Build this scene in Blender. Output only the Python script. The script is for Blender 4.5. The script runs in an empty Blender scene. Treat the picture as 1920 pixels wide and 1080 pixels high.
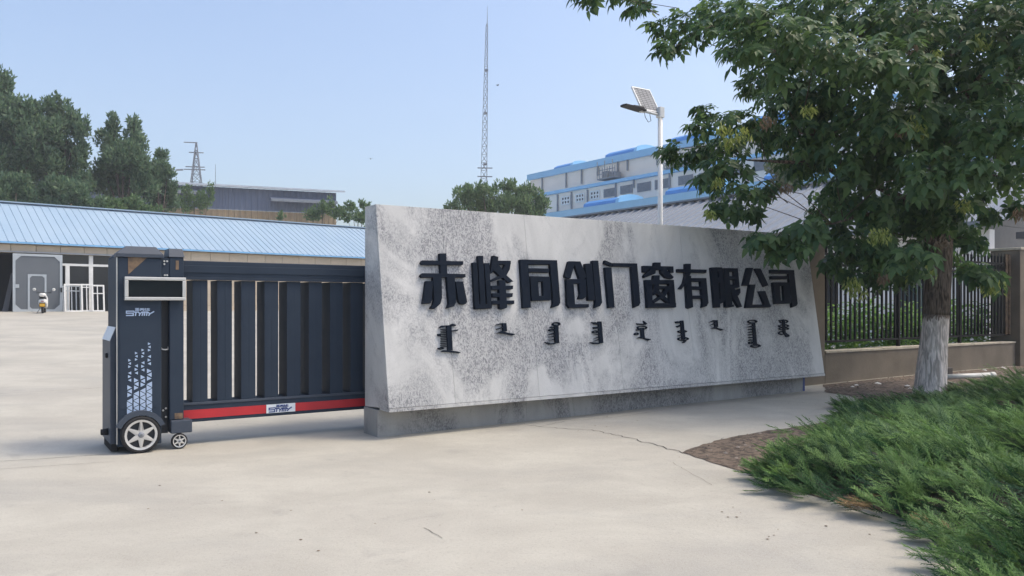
import bpy, math, random
import numpy as np
from mathutils import Vector, Matrix
random.seed(7); RNG = np.random.default_rng(7)
SC = bpy.context.scene; COL = SC.collection

# ------------------------------------------------------------------ camera, sky, sun, exposure
F, HX, HY, CAMH = 1500.0, 960.0, 572.0, 1.5        # focal length / principal column / horizon row in photo pixels, eye height
cam_d = bpy.data.cameras.new('camera'); cam = bpy.data.objects.new('camera', cam_d); COL.objects.link(cam)
cam.location = (0, 0, CAMH); cam.rotation_euler = (math.radians(90), 0, 0)
cam_d.sensor_width = 36; cam_d.lens = F/1920*36; cam_d.shift_y = (HY-540)/1920
cam_d.clip_start = .1; cam_d.clip_end = 3000
SC.camera = cam
SUN_EL, SUN_AZ = math.radians(60), math.radians(88)     # azimuth clockwise from +Y
world = bpy.data.worlds.new('World'); SC.world = world; world.use_nodes = True
wn = world.node_tree.nodes; wl = world.node_tree.links
sky = wn.new('ShaderNodeTexSky'); sky.sky_type = 'NISHITA'; sky.sun_disc = False
sky.sun_elevation = SUN_EL; sky.sun_rotation = SUN_AZ
sky.altitude = 0; sky.air_density = 1.0; sky.dust_density = 4.0; sky.ozone_density = 1.7
bg = wn['Background']; bg.inputs['Strength'].default_value = 0.15
wl.new(sky.outputs[0], bg.inputs['Color'])
sun_d = bpy.data.lights.new('sun', 'SUN'); sun_d.energy = 0.95; sun_d.angle = math.radians(12); sun_d.color = (1, .88, .68)
sun = bpy.data.objects.new('sun', sun_d); COL.objects.link(sun)
sd = Vector((math.sin(SUN_AZ)*math.cos(SUN_EL), math.cos(SUN_AZ)*math.cos(SUN_EL), math.sin(SUN_EL)))
sun.rotation_euler = (-sd).to_track_quat('-Z', 'Y').to_euler(); sun.location = sd*60
SC.view_settings.view_transform = 'Standard'; SC.view_settings.look = 'None'
SC.view_settings.exposure = 0.85; SC.view_settings.gamma = 1; SC.view_settings.use_curve_mapping = False

# ------------------------------------------------------------------ helpers
def at(px, py, Y): return Vector(((px-HX)/F*Y, Y, CAMH+(HY-py)/F*Y))
class MB:
    def __init__(s): s.v = []; s.f = []
    def add(s, vs, fs):
        b = len(s.v); s.v += [tuple(p) for p in vs]; s.f += [tuple(b+i for i in f) for f in fs]; return s
    def box(s, x0, x1, y0, y1, z0, z1):
        return s.add([(x0,y0,z0),(x1,y0,z0),(x1,y1,z0),(x0,y1,z0),(x0,y0,z1),(x1,y0,z1),(x1,y1,z1),(x0,y1,z1)],
                     [(3,2,1,0),(4,5,6,7),(0,1,5,4),(1,2,6,5),(2,3,7,6),(3,0,4,7)])
    def ext(s, poly, vec):                              # polygon (3-D points) extruded by vec
        n = len(poly); vec = Vector(vec); p = [Vector(q) for q in poly]
        nrm = Vector((0,0,0))
        for i in range(n): nrm += p[i].cross(p[(i+1) % n])
        if nrm.dot(vec) > 0: p.reverse()
        q = [a+vec for a in p]
        return s.add(p+q, [tuple(range(n)), tuple(range(2*n-1, n-1, -1))]+[(i, i+n, (i+1) % n+n, (i+1) % n) for i in range(n)])
    def tube(s, p0, p1, r0, r1=None, n=8, caps=True):
        return s.path([p0, p1], [r0, r0 if r1 is None else r1], n, caps)
    def path(s, pts, rs, n=8, caps=True):
        pts = [Vector(p) for p in pts]; rings = []
        for i, p in enumerate(pts):
            d = (pts[min(i+1, len(pts)-1)]-pts[max(i-1, 0)]).normalized()
            a = d.orthogonal().normalized() if i == 0 else (a-d*a.dot(d)).normalized()
            b = d.cross(a)
            rings.append([p+(a*math.cos(2*math.pi*k/n)+b*math.sin(2*math.pi*k/n))*rs[i] for k in range(n)])
        base = len(s.v)
        for r in rings: s.v += [tuple(q) for q in r]
        for i in range(len(pts)-1):
            for k in range(n):
                s.f.append((base+i*n+k, base+i*n+(k+1) % n, base+(i+1)*n+(k+1) % n, base+(i+1)*n+k))
        if caps:
            s.f.append(tuple(base+n-1-k for k in range(n))); e = base+(len(pts)-1)*n; s.f.append(tuple(e+k for k in range(n)))
        return s
    def ring(s, c, ax, prof, n=24, closed=True):        # lathe: prof = [(radius, offset along ax)]
        c = Vector(c); ax = Vector(ax).normalized(); a = ax.orthogonal().normalized(); b = ax.cross(a); m = len(prof); base = len(s.v)
        for k in range(n):
            t = 2*math.pi*k/n; rd = a*math.cos(t)+b*math.sin(t)
            s.v += [tuple(c+rd*r+ax*o) for r, o in prof]
        for k in range(n):
            for j in range(m if closed else m-1):
                s.f.append((base+k*m+j, base+((k+1) % n)*m+j, base+((k+1) % n)*m+(j+1) % m, base+k*m+(j+1) % m))
        return s
    def mesh(s, name, m, smooth=False):
        me = bpy.data.meshes.new(name); me.from_pydata(s.v, [], s.f); me.update()
        if m: me.materials.append(m)
        if smooth:
            me.polygons.foreach_set('use_smooth', [True]*len(me.polygons))
        return me
    def build(s, name, m, parent=None, smooth=False, bevel=0, **kw):
        return link(name, s.mesh(name, m, smooth), parent, bevel, **kw)
def link(name, me, parent=None, bevel=0, **kw):
    o = bpy.data.objects.new(name, me); COL.objects.link(o); o.parent = parent
    if bevel:
        b = o.modifiers.new('bevel', 'BEVEL'); b.width = bevel; b.segments = 2; b.limit_method = 'ANGLE'
    for k, v in kw.items(): o[k] = v
    return o
def empty(name, loc, rz=0, **kw):
    o = bpy.data.objects.new(name, None); COL.objects.link(o); o.location = loc; o.rotation_euler = (0, 0, rz); o.empty_display_size = .2
    for k, v in kw.items(): o[k] = v
    return o
def copy_tree(o, parent=None):
    c = o.copy(); COL.objects.link(c); c.parent = parent
    for ch in list(o.children):
        if ch.name in COL.objects: copy_tree(ch, c)
    return c
class Frame:                                            # local frame of a long thing: x along u, y to the back, z up
    def __init__(s, o, u):
        s.o = Vector(o); l = math.hypot(*u); s.u = Vector((u[0]/l, u[1]/l, 0)); s.n = Vector((-s.u.y, s.u.x, 0)); s.rz = math.atan2(s.u.y, s.u.x)
    def at(s, px, py, d=0):                             # pixel -> (x, z) on the vertical plane y = d
        p = s.o+s.n*d; k = (px-HX)/F
        t = (k*p.y-p.x)/(s.u.x-k*s.u.y); Y = p.y+s.u.y*t
        return t, CAMH+(HY-py)/F*Y-s.o.z
    def w(s, x, y, z): return s.o+s.u*x+s.n*y+Vector((0, 0, z))
    def loc(s, p):
        q = Vector(p)-s.o; return Vector((q.dot(s.u), q.dot(s.n), q.z))

# ------------------------------------------------------------------ materials
def pm(name, c1, c2=None, scale=4, rough=.6, bump=0, bscale=None, metal=0, detail=5, stretch=(1,1,1), contrast=(.35,.65), coord='Object', spec=.5, rand=0):
    m = bpy.data.materials.new(name); m.use_nodes = True; N = m.node_tree.nodes; L = m.node_tree.links
    b = N['Principled BSDF']; b.inputs['Roughness'].default_value = rough; b.inputs['Metallic'].default_value = metal
    b.inputs['Specular IOR Level'].default_value = spec
    c2 = c2 or tuple(x*.82 for x in c1)
    tc = N.new('ShaderNodeTexCoord'); mp = N.new('ShaderNodeMapping'); mp.inputs['Scale'].default_value = stretch
    L.new(tc.outputs[coord], mp.inputs[0]); vec = mp.outputs[0]
    if rand:
        oi = N.new('ShaderNodeObjectInfo'); ad = N.new('ShaderNodeVectorMath'); ad.operation = 'MULTIPLY_ADD'
        cb = N.new('ShaderNodeCombineXYZ')
        for i in range(3): L.new(oi.outputs['Random'], cb.inputs[i])
        ad.inputs[1].default_value = (37, 53, 71); L.new(cb.outputs[0], ad.inputs[0]); L.new(mp.outputs[0], ad.inputs[2]); vec = ad.outputs[0]
    n = N.new('ShaderNodeTexNoise'); n.inputs['Scale'].default_value = scale; n.inputs['Detail'].default_value = detail; n.inputs['Roughness'].default_value = .6
    L.new(vec, n.inputs['Vector'])
    r = N.new('ShaderNodeValToRGB'); r.color_ramp.elements[0].position, r.color_ramp.elements[1].position = contrast
    r.color_ramp.elements[0].color = (*c2, 1); r.color_ramp.elements[1].color = (*c1, 1)
    L.new(n.outputs['Fac'], r.inputs[0]); out = r.outputs[0]
    if rand:
        hv = N.new('ShaderNodeHueSaturation'); mr = N.new('ShaderNodeMapRange'); mr.inputs['To Min'].default_value = 1-rand; mr.inputs['To Max'].default_value = 1+rand
        L.new(oi.outputs['Random'], mr.inputs[0]); L.new(mr.outputs[0], hv.inputs['Value']); L.new(out, hv.inputs['Color']); out = hv.outputs[0]
    L.new(out, b.inputs['Base Color'])
    if bump:
        n2 = N.new('ShaderNodeTexNoise'); n2.inputs['Scale'].default_value = bscale or scale*6; n2.inputs['Detail'].default_value = 4; L.new(vec, n2.inputs['Vector'])
        bp = N.new('ShaderNodeBump'); bp.inputs['Strength'].default_value = bump; bp.inputs['Distance'].default_value = .02
        L.new(n2.outputs['Fac'], bp.inputs['Height']); L.new(bp.outputs[0], b.inputs['Normal'])
    return m
def leafmat(name, ca, cb, trans=.35, tcol=None, rough=.45, attr=None):
    m = bpy.data.materials.new(name); m.use_nodes = True; N = m.node_tree.nodes; L = m.node_tree.links
    b = N['Principled BSDF']; b.inputs['Roughness'].default_value = rough; b.inputs['Specular IOR Level'].default_value = .35
    mx = N.new('ShaderNodeMix'); mx.data_type = 'RGBA'; mx.inputs['A'].default_value = (*ca, 1); mx.inputs['B'].default_value = (*cb, 1)
    if attr:
        a = N.new('ShaderNodeAttribute'); a.attribute_name = attr; L.new(a.outputs['Fac'], mx.inputs['Factor'])
    else:
        g = N.new('ShaderNodeNewGeometry'); L.new(g.outputs['Random Per Island'], mx.inputs['Factor'])
    L.new(mx.outputs['Result'], b.inputs['Base Color'])
    t = N.new('ShaderNodeBsdfTranslucent'); ms = N.new('ShaderNodeMixShader'); ms.inputs[0].default_value = trans
    hv = N.new('ShaderNodeHueSaturation'); hv.inputs['Value'].default_value = 1.3; hv.inputs['Hue'].default_value = .485; L.new(mx.outputs['Result'], hv.inputs['Color']); L.new(hv.outputs[0], t.inputs[0])
    L.new(b.outputs[0], ms.inputs[1]); L.new(t.outputs[0], ms.inputs[2]); L.new(ms.outputs[0], N['Material Output'].inputs[0])
    return m
def concrete_mat():
    m = bpy.data.materials.new('concrete'); m.use_nodes = True; N = m.node_tree.nodes; L = m.node_tree.links
    b = N['Principled BSDF']; b.inputs['Roughness'].default_value = .85; b.inputs['Specular IOR Level'].default_value = .3
    tc = N.new('ShaderNodeTexCoord')
    def noise(sc, det, st=(1,1,1), rot=0, dist=0):
        mp = N.new('ShaderNodeMapping'); mp.inputs['Scale'].default_value = st; mp.inputs['Rotation'].default_value = (0,0,rot); L.new(tc.outputs['Object'], mp.inputs[0])
        n = N.new('ShaderNodeTexNoise'); n.inputs['Scale'].default_value = sc; n.inputs['Detail'].default_value = det; n.inputs['Roughness'].default_value = .62; n.inputs['Distortion'].default_value = dist
        L.new(mp.outputs[0], n.inputs['Vector']); return n.outputs['Fac']
    def ramp(f, lo, hi, a, c):
        r = N.new('ShaderNodeMapRange'); r.inputs['From Min'].default_value = lo; r.inputs['From Max'].default_value = hi; r.inputs['To Min'].default_value = a; r.inputs['To Max'].default_value = c; L.new(f, r.inputs[0]); return r.outputs[0]
    def mix(f, A, B, t='MIX'):
        x = N.new('ShaderNodeMix'); x.data_type = 'RGBA'; x.blend_type = t
        if isinstance(f, (int, float)): x.inputs['Factor'].default_value = f
        else: L.new(f, x.inputs['Factor'])
        for s, k in (('A', A), ('B', B)):
            if isinstance(k, tuple): x.inputs[s].default_value = (*k, 1)
            else: L.new(k, x.inputs[s])
        return x.outputs['Result']
    c = mix(ramp(noise(.35, 8, dist=.2), .35, .65, 0, 1), (.355,.335,.285), (.435,.412,.352))
    c = mix(ramp(noise(.9, 8, (1, 1.35, 1), .5, .35), .42, .64, 0, .7), c, (.485,.465,.395))
    c = mix(ramp(noise(.55, 8, (.8, 1.5, 1), .6, .4), .50, .68, 0, .75), c, (.325,.313,.280))
    c = mix(ramp(noise(7, 8), .52, .72, 0, .32), c, (.36,.33,.29))
    c = mix(ramp(noise(45, 5), .54, .68, 0, .45), c, (.27,.25,.215))
    c = mix(ramp(noise(120, 3), .52, .62, 0, .40), c, (.52,.50,.44))
    c = mix(ramp(noise(2.3, 9, (1, 1, 1), 1.1, .4), .60, .70, 0, .35), c, (.29,.275,.245))
    L.new(c, b.inputs['Base Color'])
    bp = N.new('ShaderNodeBump'); bp.inputs['Strength'].default_value = .25; bp.inputs['Distance'].default_value = .01
    L.new(noise(35, 6), bp.inputs['Height']); L.new(bp.outputs[0], b.inputs['Normal'])
    return m
def marble_mat(name, k=1.0):
    m = bpy.data.materials.new(name); m.use_nodes = True; N = m.node_tree.nodes; L = m.node_tree.links
    b = N['Principled BSDF']; b.inputs['Roughness'].default_value = .42; b.inputs['Specular IOR Level'].default_value = .4
    tc = N.new('ShaderNodeTexCoord'); oi = N.new('ShaderNodeObjectInfo'); cb = N.new('ShaderNodeCombineXYZ')
    for i in range(3): L.new(oi.outputs['Random'], cb.inputs[i])
    ad = N.new('ShaderNodeVectorMath'); ad.operation = 'MULTIPLY_ADD'; ad.inputs[1].default_value = (.21, 1.3, .17); L.new(cb.outputs[0], ad.inputs[0]); L.new(tc.outputs['Object'], ad.inputs[2])
    def noise(sc, det, st=(1,1,1), rot=(0,0,0), dist=0, ro=.6, plain=False):
        mp = N.new('ShaderNodeMapping'); mp.inputs['Scale'].default_value = st; mp.inputs['Rotation'].default_value = rot; mp.inputs['Location'].default_value = (1.15, 0, 2.1); L.new(tc.outputs['Object'] if plain else ad.outputs[0], mp.inputs[0])
        n = N.new('ShaderNodeTexNoise'); n.inputs['Scale'].default_value = sc; n.inputs['Detail'].default_value = det; n.inputs['Roughness'].default_value = ro; n.inputs['Distortion'].default_value = dist
        L.new(mp.outputs[0], n.inputs['Vector']); return n.outputs['Fac']
    def rng(f, lo, hi, a=0, c=1):
        r = N.new('ShaderNodeMapRange'); r.inputs['From Min'].default_value = lo; r.inputs['From Max'].default_value = hi; r.inputs['To Min'].default_value = a; r.inputs['To Max'].default_value = c; L.new(f, r.inputs[0]); return r.outputs[0]
    def mul(a, c):
        x = N.new('ShaderNodeMath'); x.operation = 'MULTIPLY'; L.new(a, x.inputs[0]); L.new(c, x.inputs[1]); return x.outputs[0]
    def mix(f, A, B):
        x = N.new('ShaderNodeMix'); x.data_type = 'RGBA'; L.new(f, x.inputs['Factor'])
        for s, q in (('A', A), ('B', B)):
            if isinstance(q, tuple): x.inputs[s].default_value = (*q, 1)
            else: L.new(q, x.inputs[s])
        return x.outputs['Result']
    mask = rng(noise(.62, 6, (1.5, 1, .75), (0, -.6, 0), .9, .62, True), .45, .56)
    fleck = rng(noise(20, 7, (1.25, 1, .75), (0, -.5, 0), 2.4, .72), .46, .56)
    soft = rng(noise(2.2, 6, (1.6, 1, .5), (0, .4, 0), .8), .3, .7)
    fine = rng(noise(60, 3, dist=1), .55, .68, 0, .35)
    c = mix(soft, (.49*k,.49*k,.475*k), (.62*k,.615*k,.595*k))
    c = mix(fine, c, (.37*k,.37*k,.37*k))
    c = mix(rng(mask, 0, 1, 0, .40), c, (.35*k,.352*k,.362*k))
    c = mix(mul(mul(mask, fleck), rng(soft, 0, 1, 1, .85)), c, (.185*k,.187*k,.198*k))
    L.new(c, b.inputs['Base Color'])
    return m
def bark_mat(name, c1, c2, sc=1.0, paint_top=None):
    m = bpy.data.materials.new(name); m.use_nodes = True; N = m.node_tree.nodes; L = m.node_tree.links
    b = N['Principled BSDF']; b.inputs['Roughness'].default_value = .95; b.inputs['Specular IOR Level'].default_value = .15; top = paint_top
    tc = N.new('ShaderNodeTexCoord'); mp = N.new('ShaderNodeMapping'); mp.inputs['Scale'].default_value = (1, 1, .17); L.new(tc.outputs['Object'], mp.inputs[0])
    n = N.new('ShaderNodeTexNoise'); n.inputs['Scale'].default_value = 26*sc; n.inputs['Detail'].default_value = 6; n.inputs['Distortion'].default_value = 1.0; L.new(mp.outputs[0], n.inputs['Vector'])
    r = N.new('ShaderNodeValToRGB'); r.color_ramp.elements[0].position = .40; r.color_ramp.elements[1].position = .62
    r.color_ramp.elements[0].color = (*c2, 1); r.color_ramp.elements[1].color = (*c1, 1); L.new(n.outputs['Fac'], r.inputs[0]); L.new(r.outputs[0], b.inputs['Base Color'])
    if top:                                              # the whitewash ends in an uneven brushed edge
        sx = N.new('ShaderNodeSeparateXYZ'); L.new(tc.outputs['Object'], sx.inputs[0]); ma = N.new('ShaderNodeMath'); ma.operation = 'MULTIPLY_ADD'; ma.inputs[1].default_value = .45; L.new(n.outputs['Fac'], ma.inputs[0]); L.new(sx.outputs['Z'], ma.inputs[2])
        mr = N.new('ShaderNodeMapRange'); mr.inputs['From Min'].default_value = top+.17; mr.inputs['From Max'].default_value = top+.21; L.new(ma.outputs[0], mr.inputs[0])
        r2 = N.new('ShaderNodeValToRGB'); r2.color_ramp.elements[0].position = .40; r2.color_ramp.elements[1].position = .62; r2.color_ramp.elements[0].color = (.060,.048,.039, 1); r2.color_ramp.elements[1].color = (.20,.158,.125, 1); L.new(n.outputs['Fac'], r2.inputs[0])
        mx = N.new('ShaderNodeMix'); mx.data_type = 'RGBA'; L.new(mr.outputs[0], mx.inputs['Factor']); L.new(r.outputs[0], mx.inputs['A']); L.new(r2.outputs[0], mx.inputs['B']); L.new(mx.outputs['Result'], b.inputs['Base Color'])
    bp = N.new('ShaderNodeBump'); bp.inputs['Strength'].default_value = .9; bp.inputs['Distance'].default_value = .03; L.new(n.outputs['Fac'], bp.inputs['Height']); L.new(bp.outputs[0], b.inputs['Normal'])
    return m
def glassy(name, c, rough=.08):
    m = pm(name, c, tuple(x*.7 for x in c), 1.5, rough); m.node_tree.nodes['Principled BSDF'].inputs['Specular IOR Level'].default_value = .6; return m
M = dict(
    concrete=concrete_mat(), stone=marble_mat('grey_marble'), stone_dark=marble_mat('grey_marble_plinth', .56),
    core=pm('mortar_core', (.12,.12,.12)), joint=pm('dark_joint', (.09,.08,.07), (.05,.045,.04), 8, .95),
    letter=pm('letter_blue_black', (.004,.010,.022), (.003,.008,.017), 3, .6, spec=.12),
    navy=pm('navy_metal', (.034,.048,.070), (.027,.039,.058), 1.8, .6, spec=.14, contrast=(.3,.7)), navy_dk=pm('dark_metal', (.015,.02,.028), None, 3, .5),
    grey_metal=pm('slate_grey_metal', (.060,.074,.098), (.05,.063,.085), 3, .5, spec=.3),
    red=pm('red_band', (.50,.022,.030), (.42,.018,.026), 3, .45), white=pm('white_print', (.72,.76,.78), (.66,.70,.73), 5, .5),
    blueprint=pm('blue_print', (.03,.06,.22)), paleblue=pm('pale_blue_print', (.42,.52,.68), (.36,.46,.62), 6, .5),
    alu=pm('aluminium', (.62,.62,.60), (.52,.52,.51), 6, .32, metal=.6), screen=pm('black_screen', (.008,.014,.017), (.006,.010,.013), 9, .45, spec=.15),
    rubber=pm('rubber', (.018,.018,.02), (.012,.012,.013), 9, .8), rim=pm('silver_rim', (.66,.65,.62), (.56,.55,.53), 8, .35, metal=.4),
    sticker=pm('torn_brown_film', (.22,.145,.085), (.10,.07,.048), 14, .7),
    soil=pm('soil', (.18,.138,.102), (.068,.052,.040), 14, .95, 1.0, 60, contrast=(.42,.58)), clod=pm('clod', (.29,.25,.205), (.08,.064,.05), 6, .95, contrast=(.45,.55)),
    blue_roof=pm('pale_blue_roof', (.315,.415,.505), (.28,.385,.485), .6, .5, stretch=(1,.3,1)), blue_trim=pm('blue_trim', (.10,.30,.62), (.085,.26,.55), 2, .5),
    eave_blue=pm('eave_blue', (.20,.46,.76), None, 2, .5),
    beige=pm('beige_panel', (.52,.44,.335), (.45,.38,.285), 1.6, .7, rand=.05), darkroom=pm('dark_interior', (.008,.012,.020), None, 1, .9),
    door_grey=pm('grey_door_skin', (.115,.130,.145), (.10,.115,.13), 1.2, .5), door_frame=pm('pale_grey_frame', (.42,.46,.49), (.36,.40,.43), 3, .45),
    white_paint=pm('white_paint', (.74,.74,.72), (.66,.66,.64), 4, .45), glass=glassy('window_glass', (.010,.016,.024)),
    shed_wall=pm('blue_grey_sheet', (.125,.155,.225), (.105,.13,.195), .5, .6), shed_tan=pm('tan_sheet', (.36,.265,.155), (.29,.21,.12), .6, .7), shed_roof=pm('pale_sheet', (.55,.60,.66), None, 1, .5),
    cream=pm('cream_render', (.88,.79,.69), (.82,.73,.635), .35, .8, detail=7), fac_blue=pm('factory_light_blue', (.27,.53,.76), (.24,.49,.71), .5, .55), fac_blue2=pm('factory_deep_blue', (.06,.25,.60), (.05,.22,.53), .5, .5),
    louvre=pm('louvre_grey', (.12,.13,.15), None, 3, .6), steel=pm('galvanised_steel', (.24,.26,.29), (.18,.20,.22), 3, .55),
    grey_roof=pm('grey_blue_roof_sheet', (.215,.24,.275), (.185,.21,.245), .6, .5), white_wall=pm('white_wall_panel', (.84,.82,.79), (.78,.76,.73), .8, .7, rand=.04),
    tan_wall=pm('tan_render', (.18,.152,.117), (.13,.110,.084), 1.7, .92, .25, 30, detail=7), tan_cap=pm('pale_coping', (.50,.45,.36), (.34,.30,.23), 5, .85),
    iron=pm('black_iron', (.006,.007,.009), (.010,.009,.008), 7, .6, spec=.2), bark=bark_mat('bark', (.20,.158,.125), (.060,.048,.039)), wash=bark_mat('whitewashed_bark', (.84,.75,.68), (.40,.35,.31), 1.0, 1.26),
    twig=pm('twig', (.10,.075,.05), (.06,.045,.03), 10, .9),
    leaf=leafmat('leaf_green', (.030,.080,.034), (.115,.195,.065), .44), seed=leafmat('green_samaras', (.15,.23,.05), (.38,.42,.13), .45), dryseed=leafmat('dry_samaras', (.13,.10,.06), (.27,.20,.13), .3),
    fol_far=leafmat('far_foliage', (.060,.125,.068), (.165,.245,.125), .36), fol_mid=leafmat('mid_foliage', (.072,.145,.058), (.18,.27,.11), .36), fol_pale=leafmat('olive_foliage', (.10,.14,.06), (.17,.20,.10), .3),
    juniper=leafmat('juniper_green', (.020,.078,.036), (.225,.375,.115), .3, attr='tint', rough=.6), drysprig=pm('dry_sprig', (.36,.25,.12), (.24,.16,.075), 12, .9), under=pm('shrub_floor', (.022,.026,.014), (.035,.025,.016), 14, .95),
    crop=leafmat('crop_leaf', (.05,.15,.035), (.20,.36,.08), .4), pvc=pm('pvc_white', (.66,.66,.62), (.55,.54,.50), 4, .4),
    plate=pm('yellow_plate', (.75,.42,.03)), scoot=pm('white_scooter_paint', (.78,.77,.73), None, 3, .3), black=pm('black_plastic', (.015,.015,.017)), tail=pm('red_lens', (.35,.02,.02)),
    pv=pm('solar_cells', (.30,.31,.32), None, 3, .5, spec=.2), pole=pm('pole_white', (.70,.71,.70), (.62,.63,.62), 3, .4), lattice=pm('lattice_steel', (.20,.22,.25), None, 4, .6), teal=pm('teal_box', (.03,.065,.075)),
    litter=pm('dry_leaf_litter', (.20,.14,.09), (.10,.075,.05), 20, .9), paper=pm('white_litter', (.65,.65,.62)), brickm=pm('dark_block', (.05,.042,.038)))

# ------------------------------------------------------------------ reference frames
U = (.8336, .5524)
GF = Frame((-3.79, 8.15, 0), U)                          # gate, its wheel plane
SF = Frame((-1.524, 9.07, 0), U)                         # sign wall, front foot of its plinth
def ground_z(x, y):
    q = GF.loc((x, y, 0)); a = max(0, min(1, (q.y-.6)/37)); return 1.17*a+.009*max(0, min(12, q.x-2.4))*(1 if q.y < 3 else max(0, 1-(q.y-3)/8))

# ------------------------------------------------------------------ ground
qs = [-900,-200,-60,-20,-10,-6,-4,-2,-1,0,.6,1.2,2,3,4,5,6,7,8,9,10,11,12,14,17,21,25,30,34,37.6,40,60,200,900]
us = [-900,-200,-60,-30,-15,-8,-4,-2,0,2.4,4,6,8,10,12,14.4,18,25,40,80,200,900]
g = MB(); vs = []
for q in qs:
    for a in us:
        p = GF.w(a, q, 0); vs.append((p.x, p.y, ground_z(p.x, p.y)))
nu = len(us); g.add(vs, [(i*nu+j, i*nu+j+1, (i+1)*nu+j+1, (i+1)*nu+j) for i in range(len(qs)-1) for j in range(nu-1)])
ground = g.build('ground', M['concrete'], kind='structure', label='pale concrete apron and yard')
def gp(px, py, dz=0.0):                                  # pixel -> point on the near ground
    Y = CAMH*F/(py-HY)
    for _ in range(12):
        x = (px-HX)/F*Y; Y = (CAMH-ground_z(x, Y))*F/(py-HY)
    x = (px-HX)/F*Y; return Vector((x, Y, ground_z(x, Y)+dz))
def strip(name, pts, w, jit=.3, m='joint', dz=.004):
    mb = MB(); L = []; R = []; P = []
    for i in range(len(pts)-1):
        a, b = gp(*pts[i]), gp(*pts[i+1]); k = max(2, int((b-a).length/.06))
        for j in range(k): P.append(a.lerp(b, j/k))
    P.append(gp(*pts[-1]))
    for i, p in enumerate(P):
        d = (P[min(i+1, len(P)-1)]-P[max(i-1, 0)]); d.z = 0; d.normalize(); n = Vector((-d.y, d.x, 0))
        c = p+n*random.uniform(-1, 1)*w*jit*3; ww = w*random.uniform(.5, 1.2)*.5
        for q, s in ((L, ww), (R, -ww)):
            e = c+n*s; q.append((e.x, e.y, ground_z(e.x, e.y)+dz))
    n = len(L); mb.add(L+R, [(i, i+n, i+1+n, i+1) for i in range(n-1)]); return mb.build(name, M[m], ground)
strip('crack', [(985,797),(1040,802),(1075,806),(1110,806),(1150,815),(1190,824),(1240,838),(1285,850)], .014, .8)
strip('crack', [(1010,800),(1060,790),(1150,783),(1240,770)], .006, .7)
strip('crack', [(1285,848),(1360,822)], .010, .8)
strip('expansion_joint', [(-120,872),(60,862),(215,851)], .010, .1)
strip('expansion_joint', [(-200,890),(0,880),(215,866)], .006, .1)
strip('expansion_joint', [(-60,742),(195,727)], .012, .1)
strip('crack', [(1335,910),(1290,885),(1262,868)], .004, .8)
strip('crack', [(795,990),(830,1010)], .004, .8)

# planting bed of bare soil
bed_px = [(1276,849),(1310,838),(1360,823),(1440,808),(1530,795),(1590,778),(1625,756),(1590,742),(1548,736)]
bed = [gp(*p) for p in bed_px]
bed += [SF.w(8.75, .42, 0), SF.w(22, .42, 0), Vector((16, 9, 0)), Vector((9, 2.5, 0)), Vector((2.0, 2.5, 0))]
bed += [gp(*p) for p in [(1860,1150),(1830,1075),(1800,1020),(1700,975),(1620,950),(1540,935),(1480,915),(1440,900),(1385,883),(1330,867)]]
_b = []
for i_ in range(len(bed)):
    p_, q_ = bed[i_-1], bed[i_]; k_ = max(1, int((q_-p_).length/.12)) if (q_-p_).length < 3 else 1
    for t_ in range(k_):
        e_ = p_.lerp(q_, t_/k_); _b.append(Vector((e_.x+random.gauss(0,.012), e_.y+random.gauss(0,.018), 0)))
bed = _b
def inside(x, y, poly):
    c = False; n = len(poly)
    for i in range(n):
        a, b = poly[i], poly[i-1]
        if (a[1] > y) != (b[1] > y) and x < (b[0]-a[0])*(y-a[1])/(b[1]-a[1])+a[0]: c = not c
    return c
def edge_dist(x, y, poly):
    d = 1e9; n = len(poly)
    for i in range(n):
        ax, ay = poly[i-1][0], poly[i-1][1]; bx, by = poly[i][0], poly[i][1]; dx, dy = bx-ax, by-ay
        t = max(0, min(1, ((x-ax)*dx+(y-ay)*dy)/(dx*dx+dy*dy+1e-9))); d = min(d, math.hypot(x-ax-t*dx, y-ay-t*dy))
    return d
import bmesh
def polygon_sheet(poly, step, zf):
    bm = bmesh.new(); bm.faces.new([bm.verts.new((p[0], p[1], 0)) for p in poly])
    for ax in (0, 1):
        lo = min(p[ax] for p in poly); hi = max(p[ax] for p in poly); k = lo+step
        while k < hi:
            co = (k, 0, 0) if ax == 0 else (0, k, 0); no = (1, 0, 0) if ax == 0 else (0, 1, 0)
            bmesh.ops.bisect_plane(bm, geom=bm.verts[:]+bm.edges[:]+bm.faces[:], plane_co=co, plane_no=no); k += step
    bmesh.ops.recalc_face_normals(bm, faces=bm.faces[:])
    if sum(f.normal.z for f in bm.faces) < 0: bmesh.ops.reverse_faces(bm, faces=bm.faces[:])
    for v in bm.verts: v.co.z = zf(v.co.x, v.co.y)
    me = bpy.data.meshes.new('sheet'); bm.to_mesh(me); bm.free(); return me
def soil_z(x, y):
    e = edge_dist(x, y, bed); a = min(1, e/.25)
    return ground_z(x, y)+.006+a*(.02+.018*math.sin(7*x+2*y)*math.sin(5*y-3*x)+.012*math.sin(17*x)*math.sin(19*y))
sm = polygon_sheet(bed, .16, soil_z); sm.materials.append(M['soil']); link('planting_bed', sm, kind='structure', label='bare brown soil of the planting bed')
def scatter_bits(name, spots, mat, lo, hi, flat, label, cat):
    mb = MB()
    for x, y, z in spots:
        r = random.uniform(lo, hi); a = random.uniform(0, 6.3); n = 5
        ring = [(x+math.cos(a+k*1.2566)*r*random.uniform(.6, 1.3), y+math.sin(a+k*1.2566)*r*random.uniform(.6, 1.3), z+random.uniform(0, r*flat*.4)) for k in range(n)]
        mb.add(ring+[(x, y, z+r*flat)], [(k, (k+1) % n, n) for k in range(n)])
    return mb.build(name, M[mat], kind='stuff', label=label, category=cat)
spots = []
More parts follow.
